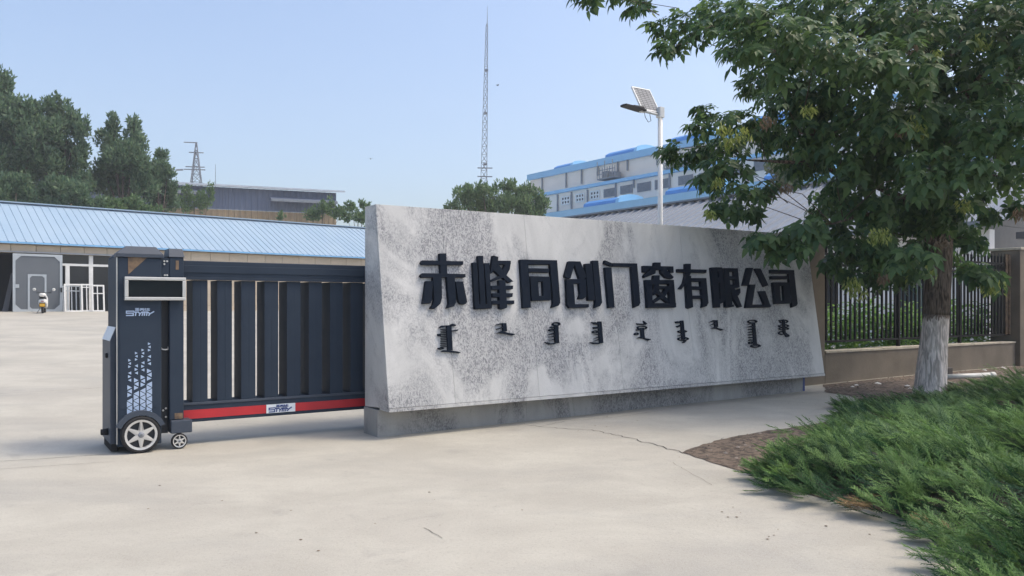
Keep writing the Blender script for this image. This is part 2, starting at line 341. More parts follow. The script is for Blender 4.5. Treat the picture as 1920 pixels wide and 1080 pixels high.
while len(spots) < 3600:
    x, y = random.uniform(1.4, 12), random.uniform(4.5, 18)
    if inside(x, y, bed): spots.append((x, y, soil_z(x, y)-.004))
scatter_bits('soil_clods', spots, 'clod', .006, .028, .8, 'small crumbs of earth on the bare soil', 'soil')
spots = []
for px, py, s, n in [(1150,790,60,10),(1400,765,70,16),(1500,760,40,8),(1330,860,40,10),(760,940,90,4),(620,1000,140,3),(700,1040,120,2),(880,960,120,3),(1350,960,60,6),(1480,1000,60,6),(420,800,60,6),(1560,760,30,8),(230,940,150,4)]:
    for _ in range(n):
        p = gp(px+random.gauss(0, s), min(1079, py+random.gauss(0, s*.2))); spots.append((p.x, p.y, p.z+.003))
scatter_bits('leaf_litter', spots, 'litter', .003, .012, .25, 'dry leaf crumbs scattered over the concrete', 'litter')

# ------------------------------------------------------------------ stone sign wall
sw = empty('sign_wall', SF.o, SF.rz, label='long grey marble sign wall with raised dark lettering and slanted face', category='sign wall')
RISE = .0033
ZB, ZT, YB, YT, YK, S0, S1 = .312, 2.655, -.26, .092, .405, .02, 7.83
def fy(z): return YB+(YT-YB)*(z-ZB)/(ZT-ZB)
joints = [S0, .864, 2.07, 3.46, 4.85, 6.22, S1]
core = MB()
prof = [(YB+.04, ZB+.01), (YT+.03, ZT-.03), (YK-.02, ZT-.03), (YK-.02, ZB+.01)]
core.add([(s, y, z+RISE*s) for s in (S0+.03, S1-.03) for y, z in prof], [(3,2,1,0),(4,5,6,7),(0,1,5,4),(1,2,6,5),(2,3,7,6),(3,0,4,7)])
core.build('core', M['core'], sw)
def panel(name, quad, vec, mat, bevel=.0015):
    return MB().ext(quad, vec).build(name, M[mat], sw, bevel=bevel)
G = .0012
for i in range(6):
    a, b = joints[i]+(G if i else 0), joints[i+1]-(G if i < 5 else 0)
    panel('stone_panel', [(a, YB, ZB+.04+RISE*a), (b, YB, ZB+.04+RISE*b), (b, YT, ZT+RISE*b), (a, YT, ZT+RISE*a)], (0, .028, .002), 'stone')
    panel('coping_stone', [(a, YT+.03, ZT-.022+RISE*a), (b, YT+.03, ZT-.022+RISE*b), (b, YK, ZT-.022+RISE*b), (a, YK, ZT-.022+RISE*a)], (0, 0, .022), 'stone')
    panel('bottom_trim', [(a, YB-.012, ZB-.002+RISE*a), (b, YB-.012, ZB-.002+RISE*b), (b, YB-.010, ZB+.036+RISE*b), (a, YB-.010, ZB+.036+RISE*a)], (0, .26, 0), 'stone')
    panel('back_panel', [(a, YK-.018, ZB+RISE*a), (b, YK-.018, ZB+RISE*b), (b, YK-.018, ZT-.024+RISE*b), (a, YK-.018, ZT-.024+RISE*a)], (0, .017, 0), 'stone')
for s, d in ((S0-.001, .026), (S1+.001, -.026)):
    zz = RISE*s
    panel('end_panel', [(s, YB+.031, ZB+zz+.037), (s, YT+.031, ZT-.024+zz), (s, YK-.02, ZT-.024+zz), (s, YK-.02, ZB+zz)], (d, 0, 0), 'stone')
pj = [0, .766, 2.05, 3.33, 4.62, 5.9, 7.62]
for i in range(6):
    a, b = pj[i]+(G if i else 0), pj[i+1]-(G if i < 5 else 0)
    panel('plinth_stone', [(a, 0, -.08), (b, 0, -.08), (b, 0, ZB-.004+RISE*a), (a, 0, ZB-.004+RISE*a)], (0, .39, 0), 'stone_dark')
MB().box(7.625, 7.70, .02, .36, -.05, .30).build('blue_edge_strip', M['blueprint'], sw)
# raised characters: strokes traced in four close-ups, put on the slanted face
ZO = {'A': (780, 465, 977/190), 'B': (960, 470, 977/190), 'C': (1130, 475, 5.4), 'D': (1320, 490, 6.0)}
nface = Vector((0, -(ZT-ZB), (YT-YB))).normalized()                     # outward normal of the slanted face, local
def on_face(px, py, off):
    o = SF.loc((0, 0, CAMH)); d = SF.loc(SF.o+Vector(((px-HX)/F, 1, (HY-py)/F)))
    p0 = Vector((0, YB, ZB))+nface*off
    t = (p0-o).dot(nface)/d.dot(nface); return o+d*t
def letter(z, strokes, off=.05, base=.002, rings=()):
    x0, y0, k = ZO[z]; mb = MB(); e = 0
    for st in strokes:
        o = off+e; e += .0009
        mb.ext([on_face(x0+a/k, y0+b/k, o) for a, b in st], -nface*(o-base))
    for cx, cy, rx, ry, th in rings:
        o = off+e; e += .0009; n = 14
        for i in range(n):
            q = []
            for j, s in ((i, 1), (i+1, 1), (i+1, 0), (i, 0)):
                t = 2*math.pi*j/n; q.append((cx+math.cos(t)*(rx-(0 if s else th)), cy+math.sin(t)*(ry-(0 if s else th))))
            mb.ext([on_face(x0+a/k, y0+b/k, o) for a, b in q], -nface*(o-base))
    return mb.build('letter', M['letter'], sw)
letter('A', [[(228,52),(292,52),(303,255),(240,255)],[(50,137),(62,118),(455,128),(455,160),(60,160)],[(44,264),(62,242),(478,250),(478,280),(58,282)],
    [(165,280),(248,280),(252,480),(235,540),(180,585),(140,580),(165,545),(175,500)],[(298,280),(375,280),(388,520),(368,562),(300,582),(318,535)],
    [(98,318),(162,318),(155,500),(140,532),(68,535)],[(382,322),(455,322),(495,520),(478,540),(430,538),(412,510)]])
letter('A', [[(548,140),(590,140),(612,575),(570,585)],[(599,75),(648,75),(672,560),(623,560)],[(661,145),(708,145),(732,575),(690,575)],[(572,540),(732,540),(732,580),(575,588)],
    [(745,72),(795,85),(790,140),(735,242),(718,238)],[(752,122),(915,122),(915,155),(752,160)],[(868,140),(915,130),(905,205),(865,278),(725,328),(722,308),(815,262)],
    [(755,150),(800,160),(868,258),(940,322),(900,335),(800,258),(735,200)],[(728,362),(938,362),(935,395),(730,402)],[(738,435),(935,435),(930,470),(738,472)],[(735,508),(948,505),(948,538),(735,540)],
    [(802,310),(862,310),(880,575),(840,590),(808,578)]])
letter('B', [[(80,85),(155,85),(183,548),(108,552)],[(84,85),(432,92),(440,132),(87,132)],[(365,92),(435,92),(467,500),(450,530),(385,552),(400,505)],[(165,168),(358,172),(358,210),(165,205)],
    [(178,245),(365,250),(367,297),(180,295)],[(178,247),(250,247),(265,478),(192,478)],[(297,250),(365,252),(380,473),(308,476)],[(190,435),(377,433),(379,475),(193,480)]])
letter('B', [[(548,102),(612,102),(600,150),(565,268),(515,258),(510,240)],[(596,103),(660,103),(722,255),(690,280),(650,268)],[(525,272),(715,275),(715,318),(530,315)],[(525,274),(592,280),(612,545),(555,550),(535,520)],
    [(545,515),(742,515),(742,545),(560,552)],[(648,300),(712,290),(718,440),(690,465),(645,465),(660,420)],[(708,125),(771,122),(801,478),(738,478)],[(776,95),(832,95),(870,500),(850,535),(800,552),(808,500)]])
letter('C', [[(25,70),(98,100),(95,130),(20,105)],[(25,142),(88,142),(123,548),(62,552)],[(105,98),(350,102),(352,138),(105,130)],[(290,103),(350,104),(383,500),(368,530),(322,550),(316,500)]])
letter('C', [[(525,92),(588,92),(588,135),(522,135)],[(412,125),(715,132),(718,166),(415,166)],[(412,127),(450,127),(452,192),(415,190)],[(682,134),(717,134),(720,196),(684,194)],[(490,150),(540,165),(535,205),(425,248),(420,225)],
    [(590,160),(640,160),(722,240),(705,258),(640,245),(595,200)],[(520,222),(578,222),(578,272),(512,272)],[(435,268),(500,268),(508,545),(458,547)],[(436,269),(722,269),(724,310),(438,310)],[(672,270),(722,270),(744,545),(684,546)],[(455,504),(744,502),(745,546),(458,549)],
    [(530,306),(572,306),(576,380),(520,425),(508,395)],[(560,330),(690,332),(690,358),(560,358)],[(648,340),(690,345),(640,430),(524,504),(508,486),(600,420)],[(530,384),(566,372),(682,482),(668,504),(600,452)]])
letter('C', [[(762,158),(1055,165),(1050,197),(762,190)],[(840,105),(895,105),(893,200),(850,300),(800,362),(778,358),(820,300),(838,230)],[(842,230),(895,225),(918,545),(880,558),(858,548)],[(880,250),(1050,250),(1052,285),(880,285)],
    [(990,252),(1050,252),(1073,500),(1055,535),(1010,550),(1016,500)],[(895,332),(1010,336),(1010,366),(895,366)],[(900,427),(1015,427),(1015,458),(900,458)]])
letter('D', [[(80,68),(145,66),(185,518),(120,520)],[(140,67),(208,68),(206,108),(142,108)],[(168,70),(207,70),(218,210),(176,225)],[(150,180),(218,180),(222,235),(156,240)],[(178,220),(222,220),(240,420),(225,460),(180,480),(176,440),(192,420)],
    [(222,75),(380,78),(382,115),(225,115)],[(340,79),(382,79),(402,292),(350,294)],[(222,77),(280,77),(300,300),(322,480),(280,520),(246,515)],[(280,166),(390,168),(390,204),(282,204)],[(290,260),(398,262),(400,294),(292,298)],
    [(300,300),(345,300),(430,510),(395,520),(325,400)],[(355,340),(408,302),(412,350),(390,385),(370,370)],[(280,488),(335,484),(340,510),(285,520)]])
letter('D', [[(490,72),(555,72),(505,270),(440,272)],[(578,80),(638,80),(728,270),(682,285)],[(515,260),(580,260),(545,490),(540,520),(472,522)],[(490,485),(752,486),(754,514),(482,521)],[(625,335),(690,333),(755,512),(695,513)]])
letter('D', [[(752,92),(1015,98),(1018,140),(755,132)],[(950,99),(1014,100),(1055,480),(1040,500),(993,520),(990,490)],[(758,165),(945,165),(945,198),(760,200)],[(778,235),(960,235),(962,275),(780,275)],[(778,237),(850,237),(870,475),(802,476)],[(895,238),(960,238),(982,470),(908,473)],[(800,440),(979,438),(981,471),(803,478)]])
lk = dict(off=.032)
letter('A', [[(298,745),(342,745),(355,985),(308,985)],[(225,770),(245,748),(300,745),(300,754),(260,766)],[(335,738),(350,728),(388,740),(385,751),(342,752)],[(345,795),(385,788),(410,783),(405,797),(348,802)],[(212,828),(240,825),(240,850),(218,848)],[(245,1000),(265,985),(360,990),(435,1003),(420,1012),(350,1003)]]
    +[[(247,y),(302,y-4),(302,y+3),(250,y+5)] for y in range(780, 960, 17)], rings=[(246,967,28,10,7)], **lk)
letter('A', [[(835,725),(872,723),(880,800),(842,800)],[(770,744),(800,728),(840,722),(840,734)],[(775,780),(838,760),(838,770),(790,784)],[(780,822),(830,798),(880,815),(962,830),(935,842),(860,825),(815,820)]], **lk)
letter('B', [[(412,726),(448,726),(457,890),(418,892)],[(372,732),(412,733),(412,742),(375,742)],[(352,808),(405,790),(412,806)],[(362,832),(412,818),(412,830)],[(355,868),(410,848),(412,858)],[(320,882),(350,884),(370,893),(420,888),(418,900),(365,904)]], rings=[(432,706,38,20,9),(388,764,28,13,8)], **lk)
letter('B', [[(832,682),(865,682),(882,890),(848,893)],[(768,688),(808,688),(832,700),(830,713),(795,708)],[(785,737),(832,730),(834,750),(795,755)],[(795,810),(838,799),(838,810)],[(795,847),(840,828),(840,840)],[(790,874),(842,850),(842,862)],[(755,882),(790,885),(848,888),(848,899),(795,899)]], rings=[(808,782,28,14,8)], **lk)
letter('C', [[(345,708),(400,711),(428,714),(415,682),(454,710),(440,723),(360,722)],[(388,755),(420,755),(428,860),(395,860)],[(345,770),(390,765),(390,779),(350,781)],[(350,858),(400,836),(440,860),(495,868),(465,882),(400,856)]], rings=[(405,752,50,21,9),(348,815,22,13,8)], **lk)
letter('C', [[(790,680),(820,680),(840,870),(808,872)],[(738,690),(760,685),(790,695),(790,707),(750,708)],[(750,737),(790,722),(792,736),(765,750)],[(815,905),(840,878),(852,884),(830,908)],[(765,832),(805,819),(805,831)]], rings=[(812,790,47,14,9),(822,865,55,19,9)], **lk)
letter('D', [[(120,662),(155,660),(162,738),(125,740)],[(62,687),(110,660),(122,662),(120,675)],[(72,720),(122,694),(122,707)],[(85,757),(130,733),(165,750),(225,768),(200,777),(150,757)]], **lk)
letter('D', [[(548,690),(578,690),(600,950),(568,950)],[(498,714),(530,692),(560,690),(556,702),(520,708)]]+[[(497+i*2,y+8),(520,y),(560,y+2),(560,y+12),(520,y+14)] for i, y in enumerate(range(728, 890, 30))], rings=[(553,676,52,20,10),(536,915,26,15,9),(588,950,54,20,10)], **lk)
letter('D', [[(888,665),(912,665),(922,800),(897,800)],[(848,660),(900,650),(905,662),(860,672)],[(900,795),(925,800),(962,835),(945,850),(915,825)]], rings=[(906,676,46,22,9),(904,726,58,19,9),(906,758,56,17,9),(880,805,34,22,9),(945,836,20,15,8)], **lk)

# ------------------------------------------------------------------ sliding gate with drive unit
gt = empty('sliding_gate', GF.o, GF.rz, label='navy slatted electric sliding gate with drive tower and red band', category='gate')
def gp_(px, py, d): return GF.at(px, py, d)
hs = MB()
hs.box(-.2085, .205, .0, .14, .07, 1.985)
housing = hs.build('front_housing', M['navy'], gt, bevel=.012)
cap = MB(); zc = 1.985
cap.box(-.222, .222, -.018, .16, zc, zc+.035)
cap.add([(-.222,-.018,zc+.036),(.222,-.018,zc+.036),(.222,.16,zc+.036),(-.222,.16,zc+.036),(-.12,.05,zc+.115),(.16,.05,zc+.115),(.16,.15,zc+.115),(-.12,.15,zc+.115)],[(0,1,5,4),(1,2,6,5),(2,3,7,6),(3,0,4,7),(4,5,6,7)])
cap.build('cap', M['grey_metal'], housing, bevel=.004)
MB().box(-.186, .182, -.004, .0, .45, 1.50).build('front_panel', M['navy'], housing, bevel=.002)
MB().box(-.216, -.2087, -.004, .03, .10, 1.98).build('edge_trim', M['alu'], housing)
rb = MB(); rb.box(-.205, .20, .145, .74, .07, 2.0); rb.add([(-.205,.145,2.001),(.20,.145,2.001),(.20,.74,2.001),(-.205,.74,2.001),(-.12,.2,2.08),(.14,.2,2.08),(.14,.68,2.08),(-.12,.68,2.08)],[(0,1,5,4),(1,2,6,5),(2,3,7,6),(3,0,4,7),(4,5,6,7)])
rear = rb.build('rear_housing', M['navy'], gt, bevel=.01)
sk = MB(); sk.ext([(-.207,.10,.09),(-.262,.10,.09),(-.262,.10,1.13),(-.207,.10,1.27)], (0, .62, 0))
skirt = sk.build('side_skirt', M['grey_metal'], gt, bevel=.008)
MB().ext([(-.264,.11,1.135),(-.210,.11,1.272),(-.210,.70,1.272),(-.264,.70,1.135)], (-.003, 0, .004)).build('pale_edge', M['white'], skirt)
MB().ring((-.264,.30,.98), (-1,0,0), [(.0,.02),(.022,.02),(.028,0),(0,0)], 12).build('lock', M['black'], skirt, True)
MB().tube((-.262,.25,.20), (-.33,.25,.20), .035, .03, 12).build('bump_stop', M['rubber'], skirt, True)
br = MB()
for i in range(26): br.box(-.25, -.2+.01*(i % 3), .12+i*.022, .128+i*.022, .012, .085)
br.build('brush', M['black'], skirt)
po = MB(); po.box(.285, .425, .02, .30, .30, 2.0)
post = po.build('end_post', M['navy'], gt, bevel=.008)
pc = MB(); pc.add([(.275,.01,2.001),(.432,.01,2.001),(.432,.31,2.001),(.275,.31,2.001),(.285,.06,2.09),(.42,.06,2.09),(.42,.28,2.09),(.285,.28,2.09)],[(3,2,1,0),(0,1,5,4),(1,2,6,5),(2,3,7,6),(3,0,4,7),(4,5,6,7)]); pc.build('cap', M['grey_metal'], post, bevel=.004)
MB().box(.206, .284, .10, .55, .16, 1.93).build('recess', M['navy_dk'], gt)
MB().box(.20, .30, .03, .10, 1.78, 1.99).build('hinge_plate', M['navy'], gt)
for x, z in [(.235,1.955),(.235,1.925),(.262,1.955),(.262,1.81),(.24,1.81),(.262,.42),(.235,.40),(.262,.33)]: MB().ring((x,.024 if z > 1 else .09,z), (0,-1,0), [(0,.008),(.009,.008),(.011,0),(0,0)], 8).build('bolt', M['alu'], gt)
MB().path([(.208,.09,1.06),(.22,.05,1.04),(.25,.045,1.035),(.275,.05,1.04),(.284,.09,1.06)], [.007]*5, 6).build('chain_hook', M['alu'], gt)
# display
x0, x1, z0, z1 = -.15, .432, 1.548, 1.786
ds = MB().box(x0+.03, x1-.03, -.045, -.003, z0+.03, z1-.03).build('display', M['screen'], gt)
fr = MB()
for a, b, c, d in ((x0, x1, z1-.034, z1), (x0, x1, z0, z0+.034), (x0, x0+.036, z0+.0345, z1-.0345), (x1-.036, x1, z0+.0345, z1-.0345)): fr.box(a, b, -.062, -.002, c, d)
fr.build('display_frame', M['alu'], ds, bevel=.006)
# wheels
def wheel(name, x, z, y, R, w, parent):
    e = empty(name, (x, y, z)); e.parent = parent
    MB().ring((0,0,0), (0,-1,0), [(R*.82,-w),(R*.95,-w),(R,-w*.6),(R,w*.3),(R*.95,w*.55),(R*.82,w*.6)], 32).build('tyre', M['rubber'], e, True)
    rm = MB().ring((0,0,0), (0,-1,0), [(R*.70,-w*.5),(R*.82,-w*.5),(R*.82,w*.62),(R*.70,w*.55)], 32)
    for k in range(6):
        t = math.radians(90+60*k); c, s = math.cos(t), math.sin(t)
        q = lambda r, o: (c*r-s*o, -w*.45, s*r+c*o)
        rm.ext([q(R*.10, .17*R), q(R*.72, .055*R), q(R*.72, -.055*R), q(R*.10, -.17*R)], (0, -.001*k, 0)); rm.ext([q(R*.15, .05*R), q(R*.70, .03*R), q(R*.70, -.03*R), q(R*.15, -.05*R)], (0, -w*.16-.0004*k, 0))
    rm.build('rim', M['rim'], e)
    MB().ring((0,0,0), (0,-1,0), [(0,-w*.3),(R*.7,-w*.3),(R*.7,-w*.1),(0,-w*.1)], 24).build('disc', M['navy_dk'], e)
    MB().ring((0,-w*.5,0), (0,-1,0), [(0,.02),(R*.09,.02),(R*.16,.008),(R*.16,-.01),(0,-.01)], 14).build('hub', M['steel'], e, True)
    return e
wheel('wheel', 0, .187, -.045, .187, .05, gt); wheel('caster', .375, .083, -.01, .08, .03, gt)
wheel('wheel', 0, .187, .72, .187, .05, gt)
fd = MB()
for i in range(9):
    a0, a1 = math.radians(22+136*i/9), math.radians(22+136*(i+1)/9)
    p = lambda a, r: (math.cos(a)*r, -.065, .187+math.sin(a)*r)
    fd.ext([p(a0, .196), p(a1, .196), p(a1, .245), p(a0, .245)], (0, .06, 0))
fd.build('fender', M['grey_metal'], gt)
cb_ = MB().box(.29, .50, -.03, .33, .165, .30).build('caster_block', M['grey_metal'], gt, bevel=.01)
MB().box(.335, .415, .016, .0195, .31, .37).build('brown_sticker', M['sticker'], post)
MB().box(.345, .375, .0165, .0195, 1.87, 1.965).build('brown_sticker', M['sticker'], post)
tri = [GF.at(*p, 0) for p in [(240,481.5),(276.6,482.3),(240.4,514.6)]]
MB().ext([(x, -.001, z) for x, z in tri], (0, -.003, 0)).build('torn_film', M['sticker'], housing)
# printed triangles on the front panel
def trow(cx0, cx1, y, h, flip):
    a, b, c = ((cx0, y), (cx0, y+h), (cx1, y+h/2)) if flip else ((cx1, y), (cx1, y+h), (cx0, y+h/2))
    q = [GF.at(180+px/4, 600+py/4, -.004) for px, py in (a, b, c)]
    MB().ext([(x, -.0045, z) for x, z in q], (0, -.002, 0)).build('printed_triangle', M['paleblue'], housing)
for c0, c1, top in ((232,272,292),(282,322,238),(331,371,215),(379,420,168)):
    y = top; lev = 0; k = 0
    while y < 728:
        fw, h, stp = [(.5, 20, 24), (.6, 23, 27), (.85, 34, 28), (1.0, 42, 27)][min(3, lev)]; w = (c1-c0)*fw; mx = (c0+c1)/2
        trow(mx-w/2, mx+w/2, y, min(h, 745-y), (k+lev) % 2 == 0); y += stp; k += 1
        if k == 3 and lev < 3: k = 0; lev += 1; y += 22 if lev < 3 else 12
def logo(ptf, mat, name, parent, d, w):
    # letter strokes in a 0..1 x 0..1 box (x right, y up): a wide S, then narrow italic capitals, three small glyphs on top
    L = [[(.26,.62),(0,.62),(0,.36),(.24,.36),(.24,.06),(0,.06)],[(.27,.5),(.42,.5)],[(.34,.5),(.32,.06)],[(.42,.5),(.48,.28),(.56,.5)],[(.48,.28),(.46,.06)],[(.56,.06),(.60,.5),(.74,.5),(.72,.06)],[(.66,.5),(.64,.06)],[(.76,.5),(.84,.26),(.98,.54)],[(.84,.26),(.80,.06)],
         [(.32,.98),(.44,.98)],[(.32,.84),(.44,.84)],[(.38,.98),(.38,.70)],[(.31,.70),(.45,.70)],[(.49,.95),(.62,.95)],[(.48,.82),(.63,.82)],[(.555,.95),(.50,.68)],[(.56,.82),(.62,.68)],[(.67,.98),(.67,.70)],[(.71,.90),(.83,.90)],[(.77,.98),(.77,.72)],[(.71,.72),(.83,.72)]]
    mb = MB(); e = 0
    for i, pl in enumerate(L):
        ww = w if i < 9 else w*.6
        for a, b in zip(pl[:-1], pl[1:]):
            A, B = Vector(ptf(*a)), Vector(ptf(*b)); t = (B-A).normalized(); nn = Vector((-t.z, 0, t.x))*ww/2; A -= t*ww*.4; B += t*ww*.4
            mb.ext([A+nn, B+nn, B-nn, A-nn], (0, -d-e, 0)); e += .0002
    return mb.build(name, M[mat], parent)
lx0, lz1 = GF.at(237, 578, 0); lx1, lz0 = GF.at(289, 592, 0)
logo(lambda a, b: (lx0+(lx1-lx0)*a, -.0045, lz0+(lz1-lz0)*b), 'paleblue', 'logo_print', housing, .002, .011)
# leaf: rails and box slats
LY = .15; LT = .33; LX0, LX1 = .43, 4.9
tr = MB().box(LX0, LX1, LY, LY+LT, 1.80, 1.975).build('top_rail', M['navy'], gt, bevel=.008)
MB().box(LX0, LX1, LY-.008, LY+.002, 1.845, 1.925).build('rail_bead', M['navy'], tr, bevel=.004)
MB().box(LX0, LX1, LY-.02, LY+.01, 1.77, 1.803).build('rail_ledge', M['navy'], tr, bevel=.004)
brl = MB().box(LX0, LX1, LY, LY+LT, .245, .452).build('bottom_rail', M['navy'], gt, bevel=.008)
MB().box(LX0, LX1, LY-.010, LY+.01, .43, .456).build('rail_ledge', M['grey_metal'], brl, bevel=.003)
MB().box(LX0+.005, LX1, LY-.006, LY-.0005, .283, .376).build('red_band', M['red'], brl)
a0, _ = GF.at(499, 770, LY); a1, _ = GF.at(553, 768, LY)
pl = MB().box(a0, a1, LY-.012, LY-.0065, .281, .378).build('name_plate', M['white'], brl)
logo(lambda a, b: (a0+.03+(a1-a0-.07)*a, LY-.012, .29+.078*b), 'blueprint', 'plate_logo', pl, .002, .012)
sl = MB(); sl.box(0, .155, LY+.012, LY+LT-.012, .4525, 1.769)
for k in range(2): sl.box(.018+k*.064, .073+k*.064, LY+.0100, LY+.0121, .4535, 1.768)
sme = sl.mesh('slat', M['navy'])
for i in range(17):
    o = link('slat', sme, gt, .003); o.location = (.542+.2565*i, 0, 0)

# ------------------------------------------------------------------ workshop with the pale blue roof
BF = Frame((-24.65, 39.5, 1.17), (.757, .653))
ws = empty('workshop', BF.o, BF.rz, label='long low beige workshop with pale blue ribbed roof', category='building')
BX0, BX1, EZ, RZ_, RD = -9, 25, 3.50, 5.84, 5.0
def ribbed(x0, x1, pitch, y0, z0, y1, z1, h, w=.05, th=.03):
    mb = MB(); pts = []; x = x0
    while x < x1:
        pts += [(x, 0), (x+pitch-w*2, 0), (x+pitch-w*1.5, h), (x+pitch-w*.5, h)]; x += pitch
    pts.append((x, 0)); n = len(pts)
    mb.add([(a, y0, z0+b) for a, b in pts]+[(a, y1, z1+b) for a, b in pts], [(i, i+1, n+i+1, n+i) for i in range(n-1)])
    return mb
sl_ = (RZ_-EZ)/RD
rf = ribbed(BX0-.3, BX1+.3, .38, -.22, EZ-.22*sl_+.06, RD, RZ_+.06, .035, .03).build('roof', M['blue_roof'], ws)
ribbed(BX0-.3, BX1+.3, .38, RD*2+.5, EZ-.5*sl_+.06, RD, RZ_+.06, .035, .03).build('back_slope', M['blue_roof'], rf)
MB().box(BX0-.3, BX1+.3, RD-.22, RD+.22, RZ_+.08, RZ_+.14).build('ridge_cap', M['blue_roof'], rf)
MB().box(BX0-.3, BX1+.3, -.26, -.20, EZ-.22*sl_-.03, EZ-.22*sl_+.055).build('gutter', M['eave_blue'], rf)
MB().box(BX0-.3, BX1+.3, -.20, -.02, EZ-.14, EZ-.10).build('soffit', M['beige'], rf)
wb = MB(); dz = BF.at(60, 477, 0)[1]
xo1 = BF.at(22, 530)[0]; xd0 = BF.at(23, 530)[0]; xd1 = BF.at(116, 530)[0]; xw1 = BF.at(330, 530)[0]
wb.box(BX0, BX0+.2, .3, RD*2, -.6, EZ-.2); wb.box(BX1-.2, BX1, .0, RD*2, -.6, EZ-.2); wb.box(BX0+.2, BX1-.2, RD*2-.2, RD*2, -.6, EZ-.2)
wb.box(BX0+.2, BX1-.2, .22, .3, dz+.06, EZ-.17)
wb.build('wall', M['beige'], ws)
ge = MB()
for x in (BX0, BX1-.2): ge.ext([(x,0,EZ-.19),(x,RD*2,EZ-.19),(x,RD,RZ_-.1)], (.2,0,0))
ge.build('gable', M['beige'], ws)
pb = MB().box(0, 1.0, 0, .2, 0, 1).mesh('wall_panel', M['beige'])
x = BX0+.2
while x < BX1-.21:
    w = min(1.09, BX1-.2-x); o = link('wall_panel', pb, ws); o.location = (x+.012, .01, dz+.06); o.scale = (w-.024, 1, EZ-.17-dz-.06)
    if x >= xw1 or x+w > xw1:
        xa = max(x, xw1)
        for za, zb in ((.0, .30), (.306, .95), (.956, 1.6), (1.606, dz+.055)):
            o = link('wall_panel', pb, ws); o.location = (xa+.006, .01 if za else -.02, za if za else -.5); o.scale = (max(.1, x+w-xa-.012), 1, zb-za if za else .8)
    x += w
MB().box(xw1, BX1-.2, .22, .3, -.5, dz+.05).build('inner_wall', M['core'], ws)
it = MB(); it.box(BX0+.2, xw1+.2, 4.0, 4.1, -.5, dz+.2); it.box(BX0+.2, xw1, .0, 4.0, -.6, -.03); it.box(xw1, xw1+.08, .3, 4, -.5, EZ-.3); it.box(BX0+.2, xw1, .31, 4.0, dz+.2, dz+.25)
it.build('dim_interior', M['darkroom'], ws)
# big grey sliding door with wicket
dr = MB().box(xd0, xd1, -.10, -.02, .0, dz+.02).build('sliding_door', M['door_grey'], ws)
W_ = xd1-xd0; H_ = dz+.02
def gusset_frame(mb, x0, x1, z0, z1, t, y0, y1, cut):
    mb.box(x0, x1, y0, y1, z1-t, z1); mb.box(x0, x1, y0, y1, z0, z0+t); mb.box(x0, x0+t, y0, y1, z0+t, z1-t); mb.box(x1-t, x1, y0, y1, z0+t, z1-t)
    for sx, sz in ((0,0),(0,1),(1,0),(1,1)):
        X = x0+t if sx == 0 else x1-t; Z = z0+t if sz == 0 else z1-t; dx = cut if sx == 0 else -cut; dz_ = cut if sz == 0 else -cut
        mb.ext([(X,y0+.003,Z),(X+dx,y0+.003,Z),(X,y0+.003,Z+dz_)], (0,y1-y0-.004,0))
df = MB(); gusset_frame(df, xd0, xd1, 0, H_, .115, -.13, -.101, .24); df.build('door_frame', M['door_frame'], dr)
wx0, wz1 = BF.at(52, 514, -.1); wx1, _ = BF.at(87, 514, -.1)
wf = MB(); gusset_frame(wf, wx0, wx1, .06, wz1, .085, -.125, -.1015, .10); wf.build('wicket_frame', M['door_frame'], dr)
MB().box(wx0+.09, wx1-.09, -.108, -.1005, .15, wz1-.09).build('wicket', M['door_grey'], dr)
MB().box(xd0+.10, xd0+.27, -.15, -.131, 1.18, 1.36).build('latch_plate', M['door_frame'], dr); MB().box(xd1-.09, xd1+.02, -.17, -.131, .98, 1.22).build('handle', M['black'], dr)
MB().box(BX0+.2, xw1, -.13, -.04, dz+.065, dz+.14).build('door_track', M['steel'], ws)
# glazed front beside the door
wi = MB(); zt = BF.at(150, 497, .05)[1]
xm1 = BF.at(127, 500)[0]; xm2 = BF.at(171, 500)[0]; xm3 = BF.at(215, 500)[0]; xm4 = BF.at(262, 500)[0]; xm5 = BF.at(305, 500)[0]
wn_ = MB(); wn_.box(xd1, xw1, .05, .12, zt-.06, zt+.06)
for xm, hw in ((xm1,.10),(xm2,.10),(xm3,.08),(xm4,.10),(xm5,.08)):
    wn_.box(xm-hw, xm+hw, .04, .12, -.1, zt-.061)
    if xm in (xm2, xm4): wn_.box(xm-hw, xm+hw, .04, .12, zt+.061, dz+.05)
window = wn_.build('window_frame', M['white_paint'], ws, bevel=.008)
for a, b in ((xd1,xm1),(xm1,xm2),(xm2,xm3),(xm3,xm4),(xm4,xm5),(xm5,xw1)): MB().box(a+.11, b-.10, .08, .09, -.05, zt-.065).build('pane', M['glass'], window)
for a, b in ((xd1,xm2),(xm2,xm4),(xm4,xw1)): MB().box(a+.02, b-.11, .08, .09, zt+.065, dz+.05).build('pane', M['glass'], window)
